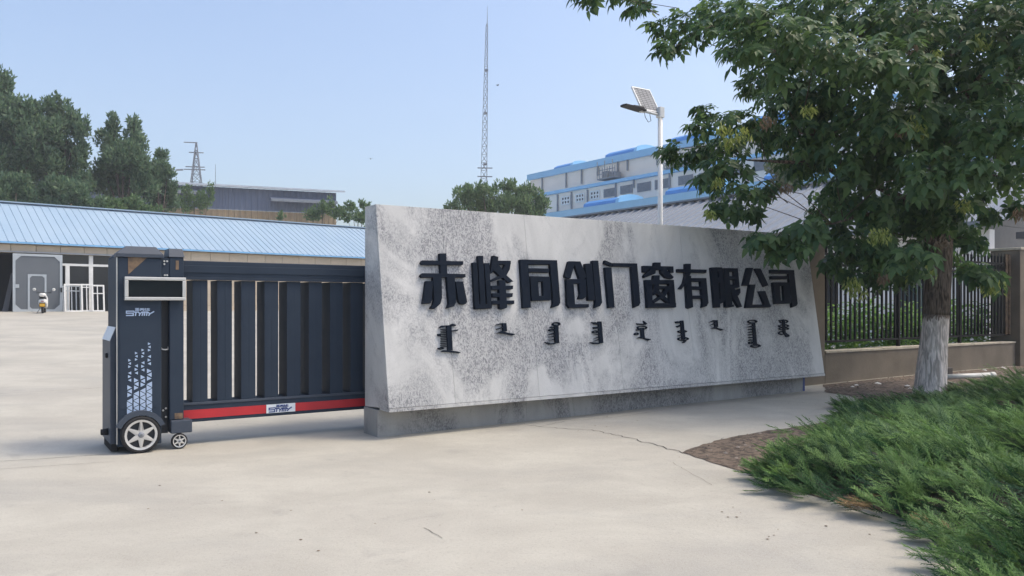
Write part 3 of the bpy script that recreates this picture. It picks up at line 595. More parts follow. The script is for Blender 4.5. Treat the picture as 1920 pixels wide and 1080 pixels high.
# leaning window frames, plank, inside the doorway
def lean_frame(px0, px1, pyt, y, tilt, bars, label, m='white_paint', t=.075):
    xa, zt_ = BF.at(px0, pyt, y); xb, _ = BF.at(px1, pyt, y)
    p = BF.w(xa, y, 0); e = empty('window_frame', (p.x, p.y, ground_z(p.x, p.y)+.004), BF.rz, label=label, category='window frame', group='aluminium frames leaning by the workshop window')
    e.rotation_euler = (math.radians(-tilt), 0, BF.rz); w = xb-xa; h = zt_+.02
    mb = MB(); mb.box(0, w, 0, .05, h-t, h); mb.box(0, w, 0, .05, 0, t); mb.box(0, t, 0, .05, t, h-t); mb.box(w-t, w, 0, .05, t, h-t); mb.build('outer_frame', M[m], e, bevel=.004)
    for k, v in bars:
        b = MB()
        if k == 'v': b.box(w*v-.022, w*v+.022, .004, .046, t, h-t)
        else: b.box(t, w-t, .003, .047, h*v-.022, h*v+.022)
        b.build('mullion' if k == 'v' else 'transom', M[m], e)
lean_frame(118, 152, 536, -.50, 5, [('v',.3),('v',.5),('v',.75),('h',.80)], 'grey window frame with close bars leaning behind white ones', 'door_frame', .04)
lean_frame(121, 156, 532, -.80, 6, [], 'white window frame with open middle leaning beside the grey door')
lean_frame(153, 176, 532.5, -.72, 5, [('v',.45),('h',.88)], 'narrow white window frame in the middle of the leaning row')
lean_frame(173, 197, 534, -.86, 6, [('h',.68),('v',.45)], 'white window frame with high crossbar leaning next to drive tower')
pk0 = BF.at(4, 583, .9); pk1 = BF.at(21, 512, .9)
bd = MB().ext([(pk0[0],.9,-.02),(pk0[0]+.25,.9,-.02),(pk1[0]+.14,.9,pk1[1]),(pk1[0],.9,pk1[1])], (0,.06,0)).build('leaning_board', M['louvre'], None, label='grey board leaning inside the dark workshop doorway', category='board')
bd.location = BF.o; bd.rotation_euler = (0, 0, BF.rz)

# ------------------------------------------------------------------ scooter seen from behind
sp = Vector((-22.42, 38.2, 0)); sp.z = ground_z(sp.x, sp.y)
st = empty('scooter', sp, math.radians(26), label='white scooter with yellow plate parked before the grey door', category='scooter')
# local: +y forward (away from camera)
def loft(mb, secs):                                     # secs: list of (y, z0, z1, halfwidth)
    n = 8; base = len(mb.v)
    for y, a, b, w in secs:
        for k in range(n):
            t = 2*math.pi*(k+.5)/n; c, s = math.cos(t), math.sin(t); e = .75
            mb.v.append((w*math.copysign(abs(c)**e, c), y, (a+b)/2+(b-a)/2*math.copysign(abs(s)**e, s)))
    for i in range(len(secs)-1):
        for k in range(n): mb.f.append((base+i*n+k, base+(i+1)*n+k, base+(i+1)*n+(k+1) % n, base+i*n+(k+1) % n))
    mb.f.append(tuple(base+k for k in range(n))); e = base+(len(secs)-1)*n; mb.f.append(tuple(e+n-1-k for k in range(n)))
b = MB(); loft(b, [(-.05,.46,.66,.12),(.0,.40,.70,.17),(.2,.36,.72,.19),(.45,.32,.68,.17),(.6,.28,.40,.15),(.9,.26,.36,.15),(.98,.28,.85,.17),(1.08,.5,.92,.14)]); b.build('body', M['scoot'], st, True)
b = MB(); loft(b, [(.02,.70,.76,.12),(.1,.70,.80,.15),(.4,.68,.80,.15),(.62,.66,.76,.11)]); b.build('seat', M['black'], st, True)
MB().box(-.14,.14,-.12,.02,.80,.83).build('luggage_rack', M['black'], st)
b = MB(); loft(b, [(-.16,.80,.96,.13),(-.02,.80,.98,.15),(.1,.80,.96,.13)]); b.build('top_box', M['scoot'], st, True)
MB().box(-.11,.11,-.13,-.115,.33,.47).build('licence_plate', M['plate'], st, bevel=.004); MB().box(-.13,.13,-.11,-.02,.30,.52).build('mudguard', M['black'], st)
MB().box(-.06,.06,-.068,-.04,.57,.60).build('tail_light', M['tail'], st)
for y in (.12, 1.2):
    e = empty('wheel', (0, y, .24)); e.parent = st
    MB().ring((0,0,0), (1,0,0), [(.15,-.045),(.22,-.05),(.24,-.02),(.24,.02),(.22,.05),(.15,.045)], 20).build('tyre', M['rubber'], e, True)
    MB().ring((0,0,0), (1,0,0), [(.02,-.03),(.15,-.03),(.15,.03),(.02,.03)], 16).build('rim', M['rim'], e)
MB().path([(0,1.2,.24),(0,1.1,.6),(0,1.0,.95)], [.04,.04,.03], 8).build('fork', M['black'], st)
MB().path([(-.33,.86,1.0),(-.15,.95,1.0),(.15,.95,1.0),(.33,.86,1.0)], [.018]*4, 8).build('handlebar', M['black'], st)
for s in (-1, 1):
    mi = MB().path([(s*.2,.93,1.0),(s*.38,.90,1.13)], [.008,.008], 6).build('mirror_stem', M['black'], st)
    MB().ring((s*.41,.88,1.16), (0,-1,0), [(0,.012),(.055,.012),(.075,0),(.07,-.02),(0,-.025)], 14).build('mirror', M['scoot'], st, True)
MB().tube((-.1,.15,.26), (-.24,.05,.01), .014, n=6).build('side_stand', M['black'], st)

# ------------------------------------------------------------------ grey shed far behind
HF = Frame((-21.0, 95.0, 1.2), (.929, .37))
sh = empty('grey_shed', HF.o, HF.rz, label='blue-grey corrugated shed with tan lower band behind the trees', category='building')
zt = HF.at(628, 358)[1]; SX0 = -42
def corr(x0, x1, z0, z1, y, p=.62, d=.10):
    mb = MB(); pts = []; x = x0
    while x < x1-.01: pts += [(x, 0), (x+p*.45, 0), (x+p*.55, -d), (x+p*.9, -d)]; x += p
    pts.append((x1, 0)); n = len(pts)
    mb.add([(a, y+b, z0) for a, b in pts]+[(a, y+b, z1) for a, b in pts], [(i, i+1, n+i+1, n+i) for i in range(n-1)]); return mb
ztan = HF.at(450, 394)[1]
corr(SX0, 0, ztan, zt-.25, 0).build('wall_sheet', M['shed_wall'], sh); corr(SX0, 0, -.5, ztan-.02, 0).build('lower_sheet', M['shed_tan'], sh)
MB().box(-.02, 0, .02, 14, -.5, zt-.3).build('end_wall', M['shed_wall'], sh)
r = MB(); r.add([(SX0-.5,-1.0,zt-.25),(1.0,-1.0,zt-.25),(1.0,15,zt+1.9),(SX0-.5,15,zt+1.9),(SX0-.5,-1.0,zt-.05),(1.0,-1.0,zt-.05),(1.0,15,zt+2.1),(SX0-.5,15,zt+2.1)],[(3,2,1,0),(4,5,6,7),(0,1,5,4),(1,2,6,5),(2,3,7,6),(3,0,4,7)]); r.build('roof', M['shed_roof'], sh)
for p0, p1, q in ((508, 632, 366), (322, 386, 350)):
    ca, cz = HF.at(p0, q, -1.2); cb2, _ = HF.at(p1, q, -1.2)
    cn = MB().ext([(ca,0,cz),(ca,-1.6,cz-.45),(ca,-1.6,cz-.7),(ca,0,cz-.5)], (cb2-ca,0,0)).build('canopy', M['shed_wall'], sh)
    MB().box(ca, cb2, -1.66, -1.605, cz-.72, cz-.42).build('fascia', M['steel'], cn)
xp, zp = HF.at(404, 308, 6); MB().tube((xp,6,zt), (xp,6,zp), .05, .02, 6).build('lightning_rod', M['lattice'], sh)

# ------------------------------------------------------------------ lattice pylon and radio mast
def lattice(name, base, top_z, segs, prof, sides, r, parent, mat='lattice'):
    mb = MB(); rings = []
    for z, w in prof: rings.append([Vector((math.cos(2*math.pi*(k+.5)/sides)*w, math.sin(2*math.pi*(k+.5)/sides)*w, z)) for k in range(sides)])
    for a, b in zip(rings[:-1], rings[1:]):
        for k in range(sides):
            mb.tube(a[k], b[k], r, n=4, caps=False); mb.tube(a[k], b[(k+1) % sides], r*.6, n=3, caps=False); mb.tube(b[k], b[(k+1) % sides], r*.6, n=3, caps=False); mb.tube(a[(k+1) % sides], b[k], r*.6, n=3, caps=False)
    return mb.build(name, M[mat], parent)
p = at(368, 342, 150); pz = at(368, 267, 150).z
py = empty('lattice_pylon', (p.x, p.y, 1.2), math.radians(12), label='small lattice pylon rising behind the grey shed roof', category='pylon')
H = pz-1.2; h0 = p.z-1.2-6
lattice('tower', None, None, None, [(0,3.4),(8,2.9)]+[(h0+i*(H-h0)/9, 2.0*(1-i/9)+.10) for i in range(10)], 4, .10, py)
zc = at(368, 318, 150).z-1.2
for z, a, b in ((zc, -2.2, 1.6), (zc+.5, -1.9, 1.5), (zc+3.2, -1.3, 1.3), (H-.05, -2.2, .2)): MB().tube((a,0,z), (b,0,z), .10, n=6).build('cross_arm', M['lattice'], py)
MB().tube((-3.6,0,zc-.2), (-2.3,0,zc-.1), .16, n=6).build('insulator', M['lattice'], py)
MB().path([(-3.6,0,zc-.2),(-9,1,zc-.9),(-16,2,zc-.6)], [.03]*3, 4).build('wire', M['lattice'], py)
p = at(907, 335, 160); mz = at(914, 12, 160).z
ms = empty('radio_mast', (at(905.5,572,160).x, 160, 1.2), .3, label='tall thin lattice radio mast against the sky', category='mast')
Hm = mz-1.2; prof = []; z = 0
while z < Hm-3.5: prof.append((z, 1.05*(1-z/Hm)**.8+.12)); z += 1.6
lean = (at(914,12,160).x-at(905.5,572,160).x)/Hm
prof.append((Hm-3.5, .12)); tw = lattice('tower', None, None, None, prof, 3, .065, ms); sp_ = MB().tube((0,0,Hm-3.5), (0,0,Hm), .07, .03, 6).build('spike', M['lattice'], ms)
for q in (315, 331): zz = at(907, q, 160).z-1.2; MB().box(-1.5, 1.5, -.08, .08, zz-.1, zz+.1).build('cross_bar', M['lattice'], ms)
for q in (132, 212, 308): zz = at(907, q, 160).z-1.2; MB().box(-.35, .35, -.2, .2, zz-.2, zz+.2).build('antenna_clamp', M['lattice'], ms)
ms.rotation_euler = (0, math.atan(lean), 0)

# ------------------------------------------------------------------ cream factory with blue roofs
FF = Frame((2.5, 110.0, 1.0), (.584, -.811))
fa = empty('factory', FF.o, FF.rz, label='large cream factory with light blue roofs and ventilators', category='factory')
FX1 = 70
ztop = FF.at(994, 328)[1]; DL = -1.6; zm = FF.at(1022, 362, DL)[1]; DA = -9; za = FF.at(1048, 397, DA)[1]
zfas = ztop-.75
MB().box(0, FX1, 0, 26, -1, zfas).build('upper_wall', M['cream'], fa); MB().box(1.5, FX1, DL, -.02, -1, zm-.38).build('lower_wall', M['cream'], fa)
r = MB(); r.box(-.3, FX1, -.35, 0, zfas-.02, ztop); r.add([(-.3,-.35,ztop+.01),(FX1,-.35,ztop+.01),(FX1,13,ztop+1.6),(-.3,13,ztop+1.6),(FX1,26.3,ztop),(-.3,26.3,ztop)],[(0,1,2,3),(3,2,4,5)]); r.ext([(-.3,-.3,ztop),(-.3,26,ztop),(-.3,13,ztop+1.59)], (.1,0,0)); r.box(-.3, -.02, 0, 26, zfas, ztop)
froof = r.build('upper_roof', M['fac_blue'], fa)
MB().box(1.2, FX1, DL-.4, .0, zm-.36, zm).build('middle_eave', M['fac_blue'], fa)
r = MB(); r.box(2.5, FX1, DA-.3, DA, za-.75, za); r.add([(2.5,DA-.3,za+.01),(FX1,DA-.3,za+.01),(FX1,DL,za+1.4),(2.5,DL,za+1.4)],[(0,1,2,3)]); r.build('annex_roof', M['fac_blue'], fa)
MB().box(2.8, FX1, DA+.02, DL-.02, -1, za-.02).build('annex_wall', M['cream'], fa)
def vent(px0, px1, pyb, pyt, d, deep, parent):
    xa, zb = FF.at(px0, pyb, d); xb, _ = FF.at(px1, pyb, d); z1_ = FF.at(px0, pyt, d)[1]; h = z1_-zb; mb = MB(); n = 7
    sec = [(d+deep/2-math.cos(math.pi*k/n)*deep/2, zb-.5+(h+.5)*math.sin(math.pi*k/n)**.6) for k in range(n+1)]
    mb.ext([(xa, y, z) for y, z in sec], (xb-xa, 0, 0)); o = mb.build('ridge_ventilator', M['fac_blue2'], parent)
    MB().ext([(xb+.02, y, z+.12) for y, z in sec], (-.5, 0, 0)).build('end_band', M['fac_blue'], o); return o
vent(1037, 1072, 317, 308, 3, 4, froof); vent(1133, 1192, 295, 283, 2.5, 4.5, froof); vent(1253, 1320, 266, 254, 2.5, 4.5, froof); vent(1400, 1480, 233, 216, 2.5, 4.5, froof)
vent(1092, 1158, 388, 374, DA+1.2, 4.5, fa); vent(1245, 1335, 366, 348, DA+1.2, 4.5, fa); vent(1430, 1560, 340, 318, DA+1.2, 4.5, fa)
for i, (a, b, t, q, kind) in enumerate([(1054,1069,370,384,0),(1081,1096,365,379,0),(1108,1124,360,374,0),(1134,1155,356,370,1),(1165,1186,350,364,1),(1197,1220,345,360,1),(1230,1255,339,355,1),(1274,1299,332,347,1),(1313,1338,326,340,1),(1360,1390,316,332,1),(1416,1450,303,321,1)]):
    xa, z1_ = FF.at(a, t, DL); xb, _ = FF.at(b, t, DL); z0_ = FF.at(a, q, DL)[1]
    w = MB(); f = MB()
    if kind == 0:
        o = MB().box(xa, xb, DL-.05, DL-.004, z0_, z1_).build('window', M['glass'], fa)
        for k in range(4): x = xa+(xb-xa)*k/3; f.box(x-.10, x+.10, DL-.12, DL-.051, z0_, z1_)
        for k in range(3): z = z0_+(z1_-z0_)*k/2; f.box(xa, xb, DL-.115, DL-.052, z-.09, z+.09)
        f.build('window_bars', M['white_paint'], o)
    else:
        o = MB().box(xa, xb, DL-.05, DL-.004, z0_, z1_).build('louvre', M['louvre'], fa)
        for k in range(9): z = z0_+(z1_-z0_)*k/8; f.box(xa, xb, DL-.14, DL-.051, z-.04, z+.04)
        for x in (xa-.06, xb-.04): f.box(x, x+.1, DL-.15, DL-.052, z0_-.05, z1_+.05)
        f.build('blades', M['steel'], o)
for px, q0, q1, d in [(1018,333,358,0),(1063,325,352,0),(1092,318,345,0),(1122,310,330,0),(1160,292,330,0),(1178,292,320,0),(1234,285,310,0),(1047,365,398,DL),(1073,360,392,DL),(1103,356,388,DL),(1156,340,380,DL),(1190,335,352,DL),(1257,325,355,DL)]:
    x, z1_ = FF.at(px, q0, d); z0_ = FF.at(px, q1, d)[1]; MB().tube((x,d-.15,z0_), (x,d-.15,z1_), .11, n=6).build('downpipe', M['steel'], fa)
for px0, px1, q0, q1 in ((1122,1155,340,323),(1247,1282,320,301)):
    xa, z0_ = FF.at(px0, q0, DL); xb, z1_ = FF.at(px0, q1, DL)[0]+FF.at(px1, q0, DL)[0]-xa, FF.at(px0, q1, DL)[1]
    mb = MB(); mb.box(xa, xb, DL-.2, -.3, z0_+.1, z0_+.25); mb.box(xa+.6, xa+(xb-xa)*.45, DL+.1, -.3, z0_+.26, z1_); mb.box(xa+(xb-xa)*.52, xb-.5, DL+.2, -.3, z0_+.26, z1_-.2)
    for k in range(8): x = xa+(xb-xa)*k/7; mb.tube((x,DL-.18,z0_+.2), (x,DL-.18,z0_+1.5+.8*(k % 3 == 0)), .05, n=4)
    mb.tube((xa,DL-.18,z0_+1.2), (xb,DL-.18,z0_+1.2), .05, n=4); mb.tube((xa,DL-.18,z0_+.75), (xb,DL-.18,z0_+.75), .05, n=4)
    mb.build('plant_platform', M['steel'], fa)

# ------------------------------------------------------------------ long building with the grey ribbed roof
RF = Frame((13.05, 22.0, .25), (.584, -.811))
gb = empty('grey_roof_building', RF.o, RF.rz, label='white walled building with grey ribbed metal roof behind the fence', category='building')
RL = -27; ez = 3.8-.25; rz2 = 6.43-.25
rr = ribbed(RL, .0, .54, 0, ez, 6, rz2, .075, .055).build('roof', M['grey_roof'], gb)
ribbed(RL, .0, .54, 12, ez, 6, rz2, .06, .03).build('back_slope', M['grey_roof'], rr)
MB().box(RL, .02, 5.75, 6.25, rz2+.05, rz2+.13).build('ridge_cap', M['grey_roof'], rr); MB().box(RL, .02, -.10, .0, ez-.14, ez+.03).build('gutter', M['grey_roof'], rr)
MB().ext([(.03,-.1,ez-.16),(.03,6,rz2-.10),(.03,6,rz2+.08),(.03,-.1,ez+.06)], (.05,0,0)).build('rake_trim', M['grey_roof'], rr)
bw = MB(); bw.box(RL+.3, -.3, .78, .9, -.5, ez-.02); bw.box(RL+.3, -.3, 11.2, 11.4, -.5, ez); bw.box(RL+.3, RL+.5, .91, 11.19, -.5, ez); bw.box(-.5, -.3, .91, 11.19, -.5, ez)
bw.ext([(-.5,.4,ez+.01),(-.5,11.4,ez+.01),(-.5,6,rz2-.15)], (.2,0,0)); bw.build('wall', M['core'], gb)
wp = MB().box(0, 1, 0, .06, 0, 1).mesh('wall_panel', M['white_wall'])
dk = [RF.at(1686, 540, .72)[0], RF.at(1742, 540, .72)[0], RF.at(1542, 540, .72)[0], RF.at(1572, 540, .72)[0]]
openings = sorted([(min(dk[0], dk[1]), max(dk[0], dk[1])), (min(dk[2], dk[3]), max(dk[2], dk[3]))])
xs = [RL+.3]; x = RL+.3
cuts = sorted(set([-.3]+[RL+.3+1.2*k for k in range(0, 23)]+[c for o in openings for c in o])); cuts = [c for c in cuts if RL+.3 <= c <= -.3]
for a, b in zip(cuts[:-1], cuts[1:]):
    if b-a < .05: continue
    if any(o0-.01 <= a and b <= o1+.01 for o0, o1 in openings):
        MB().box(a, b, .70, .74, .55, 2.6).build('dark_window', M['glass'], gb)
        for za, zb in ((-.3, .54), (2.61, ez-.03)): o = link('wall_panel', wp, gb); o.location = (a+.004, .71, za); o.scale = (b-a-.008, 1, zb-za)
        continue
    for za, zb in ((-.3, 1.28), (1.288, 2.5), (2.508, ez-.03)):
        o = link('wall_panel', wp, gb); o.location = (a+.004, .71, za); o.scale = (b-a-.008, 1, zb-za)
for x in (-.45, -1.0): pass
MB().box(-.62, -.08, .36, .68, -.4, ez-.18).build('corner_pillar', M['white_wall'], gb, bevel=.01)
for k in range(1, 3):
    x = -.6+k*1.9; MB().box(x, x+1.88, 1.4, 1.5, -.4, 2.9+.2).build('side_wing_panel', M['white_wall'], gb)
MB().box(.25, 4.4, 1.2, 1.6, 3.11, 3.3).build('side_wing_eave', M['louvre'], gb)

# ------------------------------------------------------------------ solar street lamp
lp = Vector((.1853*18, 18, 0)); lp.z = ground_z(lp.x, lp.y)
sl_e = empty('solar_street_lamp', lp, math.atan2(U[1], U[0]), label='white pole street lamp with solar panel behind the sign wall', category='street lamp')
zt = at(1238, 203, 18).z-lp.z; zarm = at(1238, 216, 18).z-lp.z
MB().path([(0,0,0),(0,0,zt)], [.066,.054], 14).build('pole', M['pole'], sl_e, True)
MB().box(-.07,.07,-.07,.07,zarm-.06,zt+.02).build('bracket', M['pole'], sl_e, bevel=.01)
arm = MB().path([(0,0,zarm),(-.55,0,zarm+.03)], [.032,.03], 10).build('arm', M['pole'], sl_e, True)
hd = MB(); hd.ext([(-.50,-.10,zarm+.0),(-.62,-.13,zarm+.02),(-1.10,-.10,zarm+.05),(-1.12,0,zarm+.05),(-1.10,.10,zarm+.05),(-.62,.13,zarm+.02),(-.50,.10,zarm)], (.0,0,.045)); hd.box(-.86,-.56,-.09,.09,zarm+.06,zarm+.10)
hd.build('lamp_head', M['black'], sl_e, bevel=.008); MB().box(-.60,-.48,-.05,.05,zarm-.01,zarm+.08).build('joint_clamp', M['pole'], sl_e, bevel=.008)
pn = empty('solar_panel', (-.28, .0, zarm+.05)); pn.parent = sl_e; pn.rotation_euler = (math.radians(-30), 0, 0)
MB().box(-.25,.25,.0,.012,.02,.66).build('cells', M['pv'], pn)
f = MB()
for a in ((-.275,.275,-.012,.03,0,.026),(-.275,.275,-.012,.03,.654,.68),(-.275,-.25,-.012,.03,.0265,.6535),(.25,.275,-.012,.03,.0265,.6535)): f.box(*a)
f.build('panel_frame', M['pole'], pn)
f = MB()
for k in range(1, 11): f.box(-.25,.25,-.0035,-.0005,.02+.64*k/11-.0045,.02+.64*k/11+.0045)
for k in range(1, 4): f.box(-.25+.5*k/4-.003,-.25+.5*k/4+.003,-.006,-.0036,.02,.66)
f.build('cell_lines', M['louvre'], pn)
MB().path([(-.48,0,zarm),(-.50,-.05,zarm-.12),(-.42,-.06,zarm-.22),(-.33,-.05,zarm-.18),(-.32,0,zarm)], [.007]*5, 5).build('cable', M['black'], sl_e)

# ------------------------------------------------------------------ boundary: pillars, low wall, iron fence
FN = .5
FO = SF.w(0, FN, 0)
FE = Frame((FO.x, FO.y, 0), U)
def pillar(x0, x1, z1_, y0, y1, label, capm=True):
    p = FE.w((x0+x1)/2, (y0+y1)/2, 0); e = empty('gate_pillar', (p.x, p.y, 0), FE.rz, label=label, category='pillar'); w = (x1-x0)/2; d = (y1-y0)/2
    MB().box(-w, w, -d, d, -.1, z1_).build('shaft', M['tan_wall'], e, bevel=.012)
    if capm: MB().box(-w-.03, w+.03, -d-.03, d+.03, z1_+.001, z1_+.06).build('coping', M['tan_cap'], e, bevel=.01)
pxa = FE.at(1500, 600)[0]; pxb = FE.at(1547, 600)[0]
pillar(pxa, pxb, 2.82, 0, .45, 'plain tan pillar standing between sign wall and iron fence', False)
pxc = FE.at(1904, 560)[0]
pillar(pxc, pxc+.75, 2.76, -.1, .55, 'tan coped pillar at the right end of the iron fence')
e = empty('low_wall', FE.w(pxb, 0, 0), FE.rz, label='low tan rendered wall under the iron fence', category='wall'); LW = pxc-pxb
MB().box(.003, LW-.003, 0, .26, -.1, .63).build('render', M['tan_wall'], e)
x = 0
while x < LW-.01:
    w = min(random.uniform(.7, 1.5), LW-x); MB().box(x+.004, x+w-.003, -.018, .28, .632, .632+random.uniform(.035, .05)).build('coping_stone', M['tan_cap'], e, bevel=.006); x += w
fe = empty('iron_fence', FE.w(pxb, .13, .67), FE.rz, label='black iron picket fence on the low tan wall', category='fence')
zr1, zr2, zr0, zsp = 2.44-.67, 2.24-.67, .83-.67, 2.68-.67
for z, h in ((zr1,.045),(zr2,.045),(zr0,.04)): MB().box(.0, LW-.01, -.022, .022, z-h/2, z+h/2).build('rail', M['iron'], fe)
bar = MB().box(-.017,.017,-.017,.017,zr0+.021,zr2-.024); bar.box(-.017,.017,-.017,.017,zr1+.024,zsp-.07)
bar.ext([(-.022,-.004,zsp-.08),(.022,-.004,zsp-.08),(0,-.004,zsp)], (0,.008,0)); barm = bar.mesh('picket', M['iron'])
rg = MB()
n = int(LW/.147)
for i in range(n):
    o = link('picket', barm, fe); o.location = (.07+i*LW/n, 0, 0)
ringm = MB()
for cx in (0,):
    for rr_, ox, oz in ((.055,.073,.10),(.025,.0,.05),(.025,.0,.15),(.03,.073,.10)): ringm.ring((ox,0,oz), (0,1,0), [(rr_-.009,-.006),(rr_,-.006),(rr_,.006),(rr_-.009,.006)], 12)
ringm.box(-.006,.006,-.006,.006,.02,.18); ringme = ringm.mesh('scroll', M['iron'])
for i in range(n):
    o = link('scroll', ringme, fe); o.location = (.07+i*LW/n, 0, zr2)
for x in (LW*.36, LW*.69): MB().box(x-.03, x+.03, -.03, .03, 0.012, zr2-.025).build('post', M['iron'], fe)
for x in (LW-.10, LW-.24): MB().box(x-.018, x+.018, -.06, -.024, zr0, zsp-.02).build('rusty_stake', M['sticker'], fe)

# crops behind the fence
def blade_plant(seed):
    rnd = random.Random(seed); mb = MB()
    H = rnd.uniform(1.05, 1.5); mb.path([(0,0,0),(.01,.01,H*.8)], [.014,.008], 5)
    for k in range(18):
        a = k*2.4+rnd.uniform(-.4,.4); z = H*(.04+.84*k/18); Ln = rnd.uniform(.38,.60); w = rnd.uniform(.045,.08); d = Vector((math.cos(a), math.sin(a), 0)); s = Vector((-d.y, d.x, 0)); prev = None
        for j in range(6):
            t = j/5; c = d*(Ln*(t*.75))+Vector((0,0,z+Ln*(.75*t-.85*t*t*(.6+.4*rnd.random())))); ww = w*(1-t)**.6*(.5+1.2*t if t < .4 else 1)+.001
            cur = (c-s*ww, c+Vector((0,0,-ww*.5)), c+s*ww)
            if prev: mb.add([*prev, *cur], [(0,1,4,3),(1,2,5,4)])
            prev = cur
    return mb.mesh('foliage', M['crop'])
pms = [blade_plant(i) for i in range(5)]
k = 0; x = .1
while x < LW+.2:
    for row in (.6, 1.0, 1.5):
        p = FE.w(pxb+x+random.uniform(-.1,.1)+row*.2, row+random.uniform(-.15,.15), 0); z = ground_z(p.x, p.y)+.2
        o = link('crop_plant', pms[k % 5], None, label='broad-bladed green crop plant growing behind the iron fence', category='plant', group='crop plants behind the iron fence')
        o.location = (p.x, p.y, z); o.rotation_euler = (0,0,random.uniform(0,6.3)); o.scale = (1,1,random.uniform(.8,1.0)); k += 1
    x += .34
a = FE.w(pxb, .3, 0); g2 = MB()
hp = [FE.w(pxb-.2,.27,0), FE.w(pxc+2,.27,0), FE.w(pxc+2,2.6,0), FE.w(pxb-.2,2.6,0)]
g2.add([(q.x, q.y, .46) for q in hp], [(0,1,2,3)]); g2.build('crop_bed', M['soil'], kind='structure', label='raised soil bed behind the low wall')
tb = RF; 
p = at(1714, 600, 21.0); tbx = empty('utility_cabinet', (p.x, p.y, .3), FE.rz, label='dark teal cabinet behind the fence beside the tree trunk', category='cabinet')
MB().box(-.30,.30,-.2,.2,0,1.72).build('body', M['teal'], tbx, bevel=.05); MB().box(-.32,.32,-.22,.22,1.721,1.76).build('lid', M['louvre'], tbx, bevel=.01)

# ------------------------------------------------------------------ things lying by the trunk
a = at(1776, 708, 13.9); b_ = at(1862, 707, 14.3); a.z = b_.z = .30
pp = MB().tube(a, b_, .045, n=14); d = (b_-a).normalized(); pp.tube(b_-d*.10, b_+d*.02, .053, n=14)
zz = soil_z(a.x, a.y)
for i, v in enumerate(pp.v): pp.v[i] = (v[0], v[1], v[2]-.30+max(zz, soil_z(b_.x, b_.y))+.10)
pp.build('plastic_pipe', M['pvc'], smooth=True, label='white plastic pipe lying on the soil right of the trunk', category='pipe')
a = at(1773, 716, 13.6); b_ = at(1802, 722, 13.2)
MB().tube((a.x,a.y,soil_z(a.x,a.y)+.10), (b_.x,b_.y,soil_z(b_.x,b_.y)+.06), .02, n=8).build('pale_stick', M['tan_cap'], label='short pale stick lying below the white pipe', category='stick')
a = at(1776, 700, 15.0); o = MB().box(-.09,.09,-.06,.06,0,.19).build('dark_block', M['brickm'], bevel=.01, label='dark block standing against low wall beside the trunk', category='block'); o.location = (a.x, a.y, soil_z(a.x, a.y)+.01); o.rotation_euler = (0,0,FE.rz)
wl_ = []
for px, q in [(1606,726),(1598,729),(1650,723),(1645,721),(1702,729),(1706,733),(1880,692),(1884,694),(1846,697),(1690,699)]:
    p_ = gp(px, q); wl_.append((p_.x, p_.y, soil_z(p_.x, p_.y)+.01))
scatter_bits('litter_scraps', wl_, 'paper', .03, .06, .5, 'white scraps of litter on the soil before the low wall', 'litter')

# ------------------------------------------------------------------ foliage machinery
def leaves_mesh(name, tv, tf, Mats, mat, tint=None):
    """template verts (n,3), faces list of equal-length tuples, Mats (N,4,3): columns x,y,z axes and origin"""
    tv = np.asarray(tv, dtype=np.float32); tf = np.asarray(tf, dtype=np.int32); N = len(Mats); n = len(tv)
    R = Mats[:, :3, :]; O = Mats[:, 3, :]
    V = np.einsum('vk,nkj->nvj', tv, R)+O[:, None, :]
    Fc = (tf[None]+(np.arange(N)*n)[:, None, None]).reshape(-1, tf.shape[1])
    me = bpy.data.meshes.new(name); me.vertices.add(N*n); me.vertices.foreach_set('co', V.reshape(-1).astype(np.float32))
    k = tf.shape[1]; me.loops.add(Fc.size); me.loops.foreach_set('vertex_index', Fc.reshape(-1)); me.polygons.add(len(Fc))
    me.polygons.foreach_set('loop_start', np.arange(0, Fc.size, k, dtype=np.int32))
    if tint is not None:
        at_ = me.attributes.new('tint', 'FLOAT', 'FACE'); at_.data.foreach_set('value', np.repeat(np.asarray(tint, dtype=np.float32), len(tf)))
    me.update(calc_edges=True); me.materials.append(mat); return me
def axes(y, up, s):
    y = y/np.linalg.norm(y, axis=1, keepdims=True); x = np.cross(y, up); x /= np.linalg.norm(x, axis=1, keepdims=True)+1e-9; z = np.cross(x, y)
    s = np.asarray(s)[:, None]; return np.stack([x*s, y*s, z*s], axis=1)
def mats_of(y, up, s, o): return np.concatenate([axes(y, up, s), o[:, None, :]], axis=1)
def unit(n): v = RNG.normal(size=(n, 3)); return v/np.linalg.norm(v, axis=1, keepdims=True)
def blob_points(c, r, n, shell=.55):
    u = unit(n); rad = (shell+(1-shell)*RNG.random(n))**1.0; rad = np.where(RNG.random(n) < .3, RNG.random(n)**.5, rad)
    return np.asarray(c)+u*rad[:, None]*np.asarray(r), u
CARD_V = [(-.34,0,0),(0,-.1,.12),(.34,0,0),(.22,.75,.05),(0,1.3,-.1),(-.22,.75,.05)]; CARD_F = [(0,1,4,5),(1,2,3,4)]
